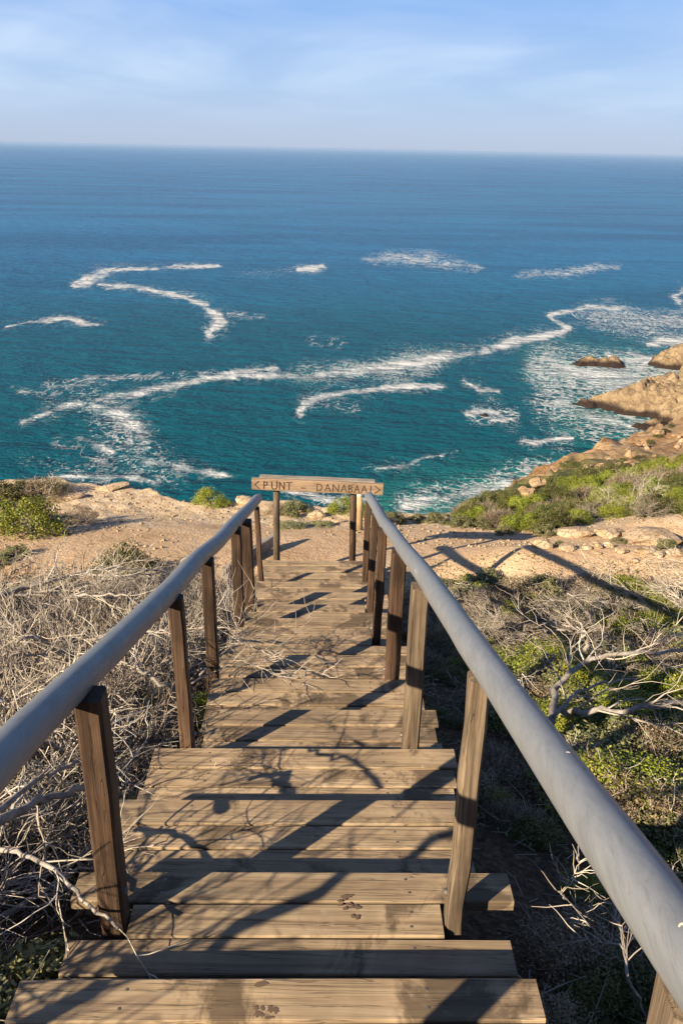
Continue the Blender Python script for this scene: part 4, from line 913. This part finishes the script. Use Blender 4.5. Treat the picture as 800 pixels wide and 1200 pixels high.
for (x, y, wv_, key, lb) in [(700, 930, 100, 'heath', 'sparse grey-green bush under the pale rail, brown at its foot'), (745, 965, 70, 'succ', 'round grey-green bush beside the large pale yellow stone'), (760, 920, 90, 'succ', 'shaded grey-green bush by the log'), (755, 855, 90, 'green', 'bright green low bush above the log'), (655, 740, 60, 'green', 'green bush in the hollow of the hooked branch')]:
    plant_px(key, x, y, wv_, lb, 'bush', hs=.8)
# shaded hollow beside the stairs
for i in range(80):
    Y = rr.uniform(.7, 6.2); x = .62 + rr.uniform(0, 1) ** 1.3 * (1.3); z = Hs(x, Y)
    key = rr.choice(['green', 'dark', 'dark', 'heath']); nm = {'green': 'fresh green', 'dark': 'small dark green', 'heath': 'small withered'}[key]
    wh = ('by the lowest visible step' if Y < 1.7 else 'below the first tan post' if Y < 2.9 else 'below the second tan post' if Y < 4.2 else 'beside the far dark posts') + (' against the treads' if x < 1.0 else ' under the pale rail')
    plant(key, (x, Y, z - .02), rr.uniform(.24, .5), f'{nm} plant in the hollow {wh}', 'bush', f'{nm} plants in the hollow {wh}', hs=rr.uniform(.5, .9))
# tall dead bush standing beside the steps, out of view, whose shade falls over the treads
for (x, y, s_, hs_, lb) in [(-1.9, .45, 1.05, 1.5, 'tall bare shrub beside the top steps'), (-2.3, 1.2, 1.3, 1.3, 'second tall bare shrub behind the top steps'), (-1.6, 1.3, 1.15, 1.45, 'tall bare shrub crowding the rail by the nearest brown post')]:
    plant('dead', (x, y, Hs(x, y)), s_, lb, 'shrub', hs=hs_)
o = limb('dead_branch', 'thick bent branch leaning over the top steps', [(-2.0, .2, -2.0), (-1.75, .35, -1.35), (-1.45, .55, -.95), (-1.05, .55, -.85)], .032, .012, 61, subl=.3, sub=2, side=3)

# ground litter, counted by nobody
rr2 = np.random.default_rng(5)
def scatter_xy(n, xr, yr): return rr2.uniform(*xr, n), rr2.uniform(*yr, n)
X, Y = scatter_xy(60000, (-7, 9), (-1, 8.6)); m_ = (np.abs(X + .08) > .5) & (Y < 8.1 + .3 * np.sin(X * 1.7) + .35 * (X > 1)); m_ &= (fbm(X * 1.3, Y * 1.3, 3, 40) > np.where(X > 0, .38, .5)); X, Y = X[m_], Y[m_]
cen = np.stack([X, Y, H(X, Y) + rr2.uniform(0, .06, len(X))], 1)
o = link('ground_cover', leaves_mesh(rr2, cen, np.array([[0, 0, 1.]]), .016, M_SUCC, .8, name='ground_cover')); tag(o, 'small low leaves carpeting the soil beside the steps', 'ground cover', kind='stuff')
X, Y = scatter_xy(9000, (-7, 9), (-1, 8.4)); m_ = np.abs(X + .08) > .62; X, Y = X[m_], Y[m_]; Zg = H(X, Y); B = []
for x, y, z in zip(X, Y, Zg):
    a = rr2.uniform(0, 6.28); L_ = rr2.uniform(.05, .22); h0 = rr2.uniform(0.005, .06); d = np.array([math.cos(a), math.sin(a), rr2.uniform(-.15, .25)])
    p0 = np.array([x, y, z + h0]); B.append((np.array([p0, p0 + d * L_ * .5 + rr2.normal(size=3) * .01, p0 + d * L_]), np.array([.0022, .002, .0012])))
V, F = twig_tubes(B, 3); o = link('fallen_twigs', mesh('fallen_twigs', V, F, [M_TWIG])); tag(o, 'fine broken twigs littering the soil', 'twigs', kind='stuff')
# pebbles on the path and terrace
def pebbles(name, n, xr, yr, smin, smax, mt, label, dens=None):
    X, Y = scatter_xy(n, xr, yr)
    if dens is not None: m_ = dens(X, Y); X, Y = X[m_], Y[m_]
    n = len(X); s = smin + (smax - smin) * rr2.random(n) ** 4; Z = H(X, Y)
    O = np.array([(1, 0, 0), (0, 1, 0), (-1, 0, 0), (0, -1, 0), (0, 0, .7), (0, 0, -.5)]); T = np.array([(0, 1, 4), (1, 2, 4), (2, 3, 4), (3, 0, 4), (1, 0, 5), (2, 1, 5), (3, 2, 5), (0, 3, 5)])
    a = rr2.uniform(0, 6.28, n); c_, s_ = np.cos(a)[:, None], np.sin(a)[:, None]
    V = O[None] * s[:, None, None] * rr2.uniform(.6, 1.3, (n, 6, 1)); x = V[..., 0] * c_ - V[..., 1] * s_; y = V[..., 0] * s_ + V[..., 1] * c_
    V = np.stack([x + X[:, None], y + Y[:, None], V[..., 2] + Z[:, None] + s[:, None] * .25], -1).reshape(-1, 3); F = (T[None] + (np.arange(n) * 6)[:, None, None]).reshape(-1, 3)
    o = link(name, mesh(name, V, F, [mt])); tag(o, label, 'pebbles', kind='stuff')
pebbles('pebbles', 11000, (-8, 10), (8.0, 12.4), .005, .034, M_ROCK, 'loose small stones over the sandy path and terrace', lambda X, Y: (edge_dist(X, Y) > .15) & (fbm(X * .9, Y * .9, 3, 41) + .12 * (Y - 10) + .1 * (X < -2) > .46))
pebbles('rubble', 2600, (1.2, 6), (1.5, 8.0), .008, .075, M_ROCK, 'broken stones scattered in the sunlit soil below the rail', lambda X, Y: fbm(X * 1.1, Y * 1.1, 3, 42) > .5)
for k_, (r_, used) in PROTO.items():
    if not used:
        for ch in list(r_.children): bpy.data.objects.remove(ch)
        bpy.data.objects.remove(r_)

# sea air: far water fades
V, F = [(x, y, z) for z in (-61.5, 1.2) for x, y in ((-47000, -47000), (47000, -47000), (47000, 47000), (-47000, 47000))], [(3, 2, 1, 0), (4, 5, 6, 7), (0, 1, 5, 4), (1, 2, 6, 5), (2, 3, 7, 6), (3, 0, 4, 7)]
hm = bpy.data.materials.new('sea_air'); hm.use_nodes = True; ht = NT(hm.node_tree); ht.n.remove(ht.n['Principled BSDF'])
pv = ht.add('ShaderNodeVolumePrincipled'); pv.inputs['Color'].default_value = (.40, .58, .86, 1); pv.inputs['Density'].default_value = 6.5e-5; pv.inputs['Anisotropy'].default_value = .0
ht.link(pv.outputs[0], ht.n['Material Output'].inputs['Volume'])
tag(link('haze', mesh('haze', V, F, [hm])), kind='stuff')
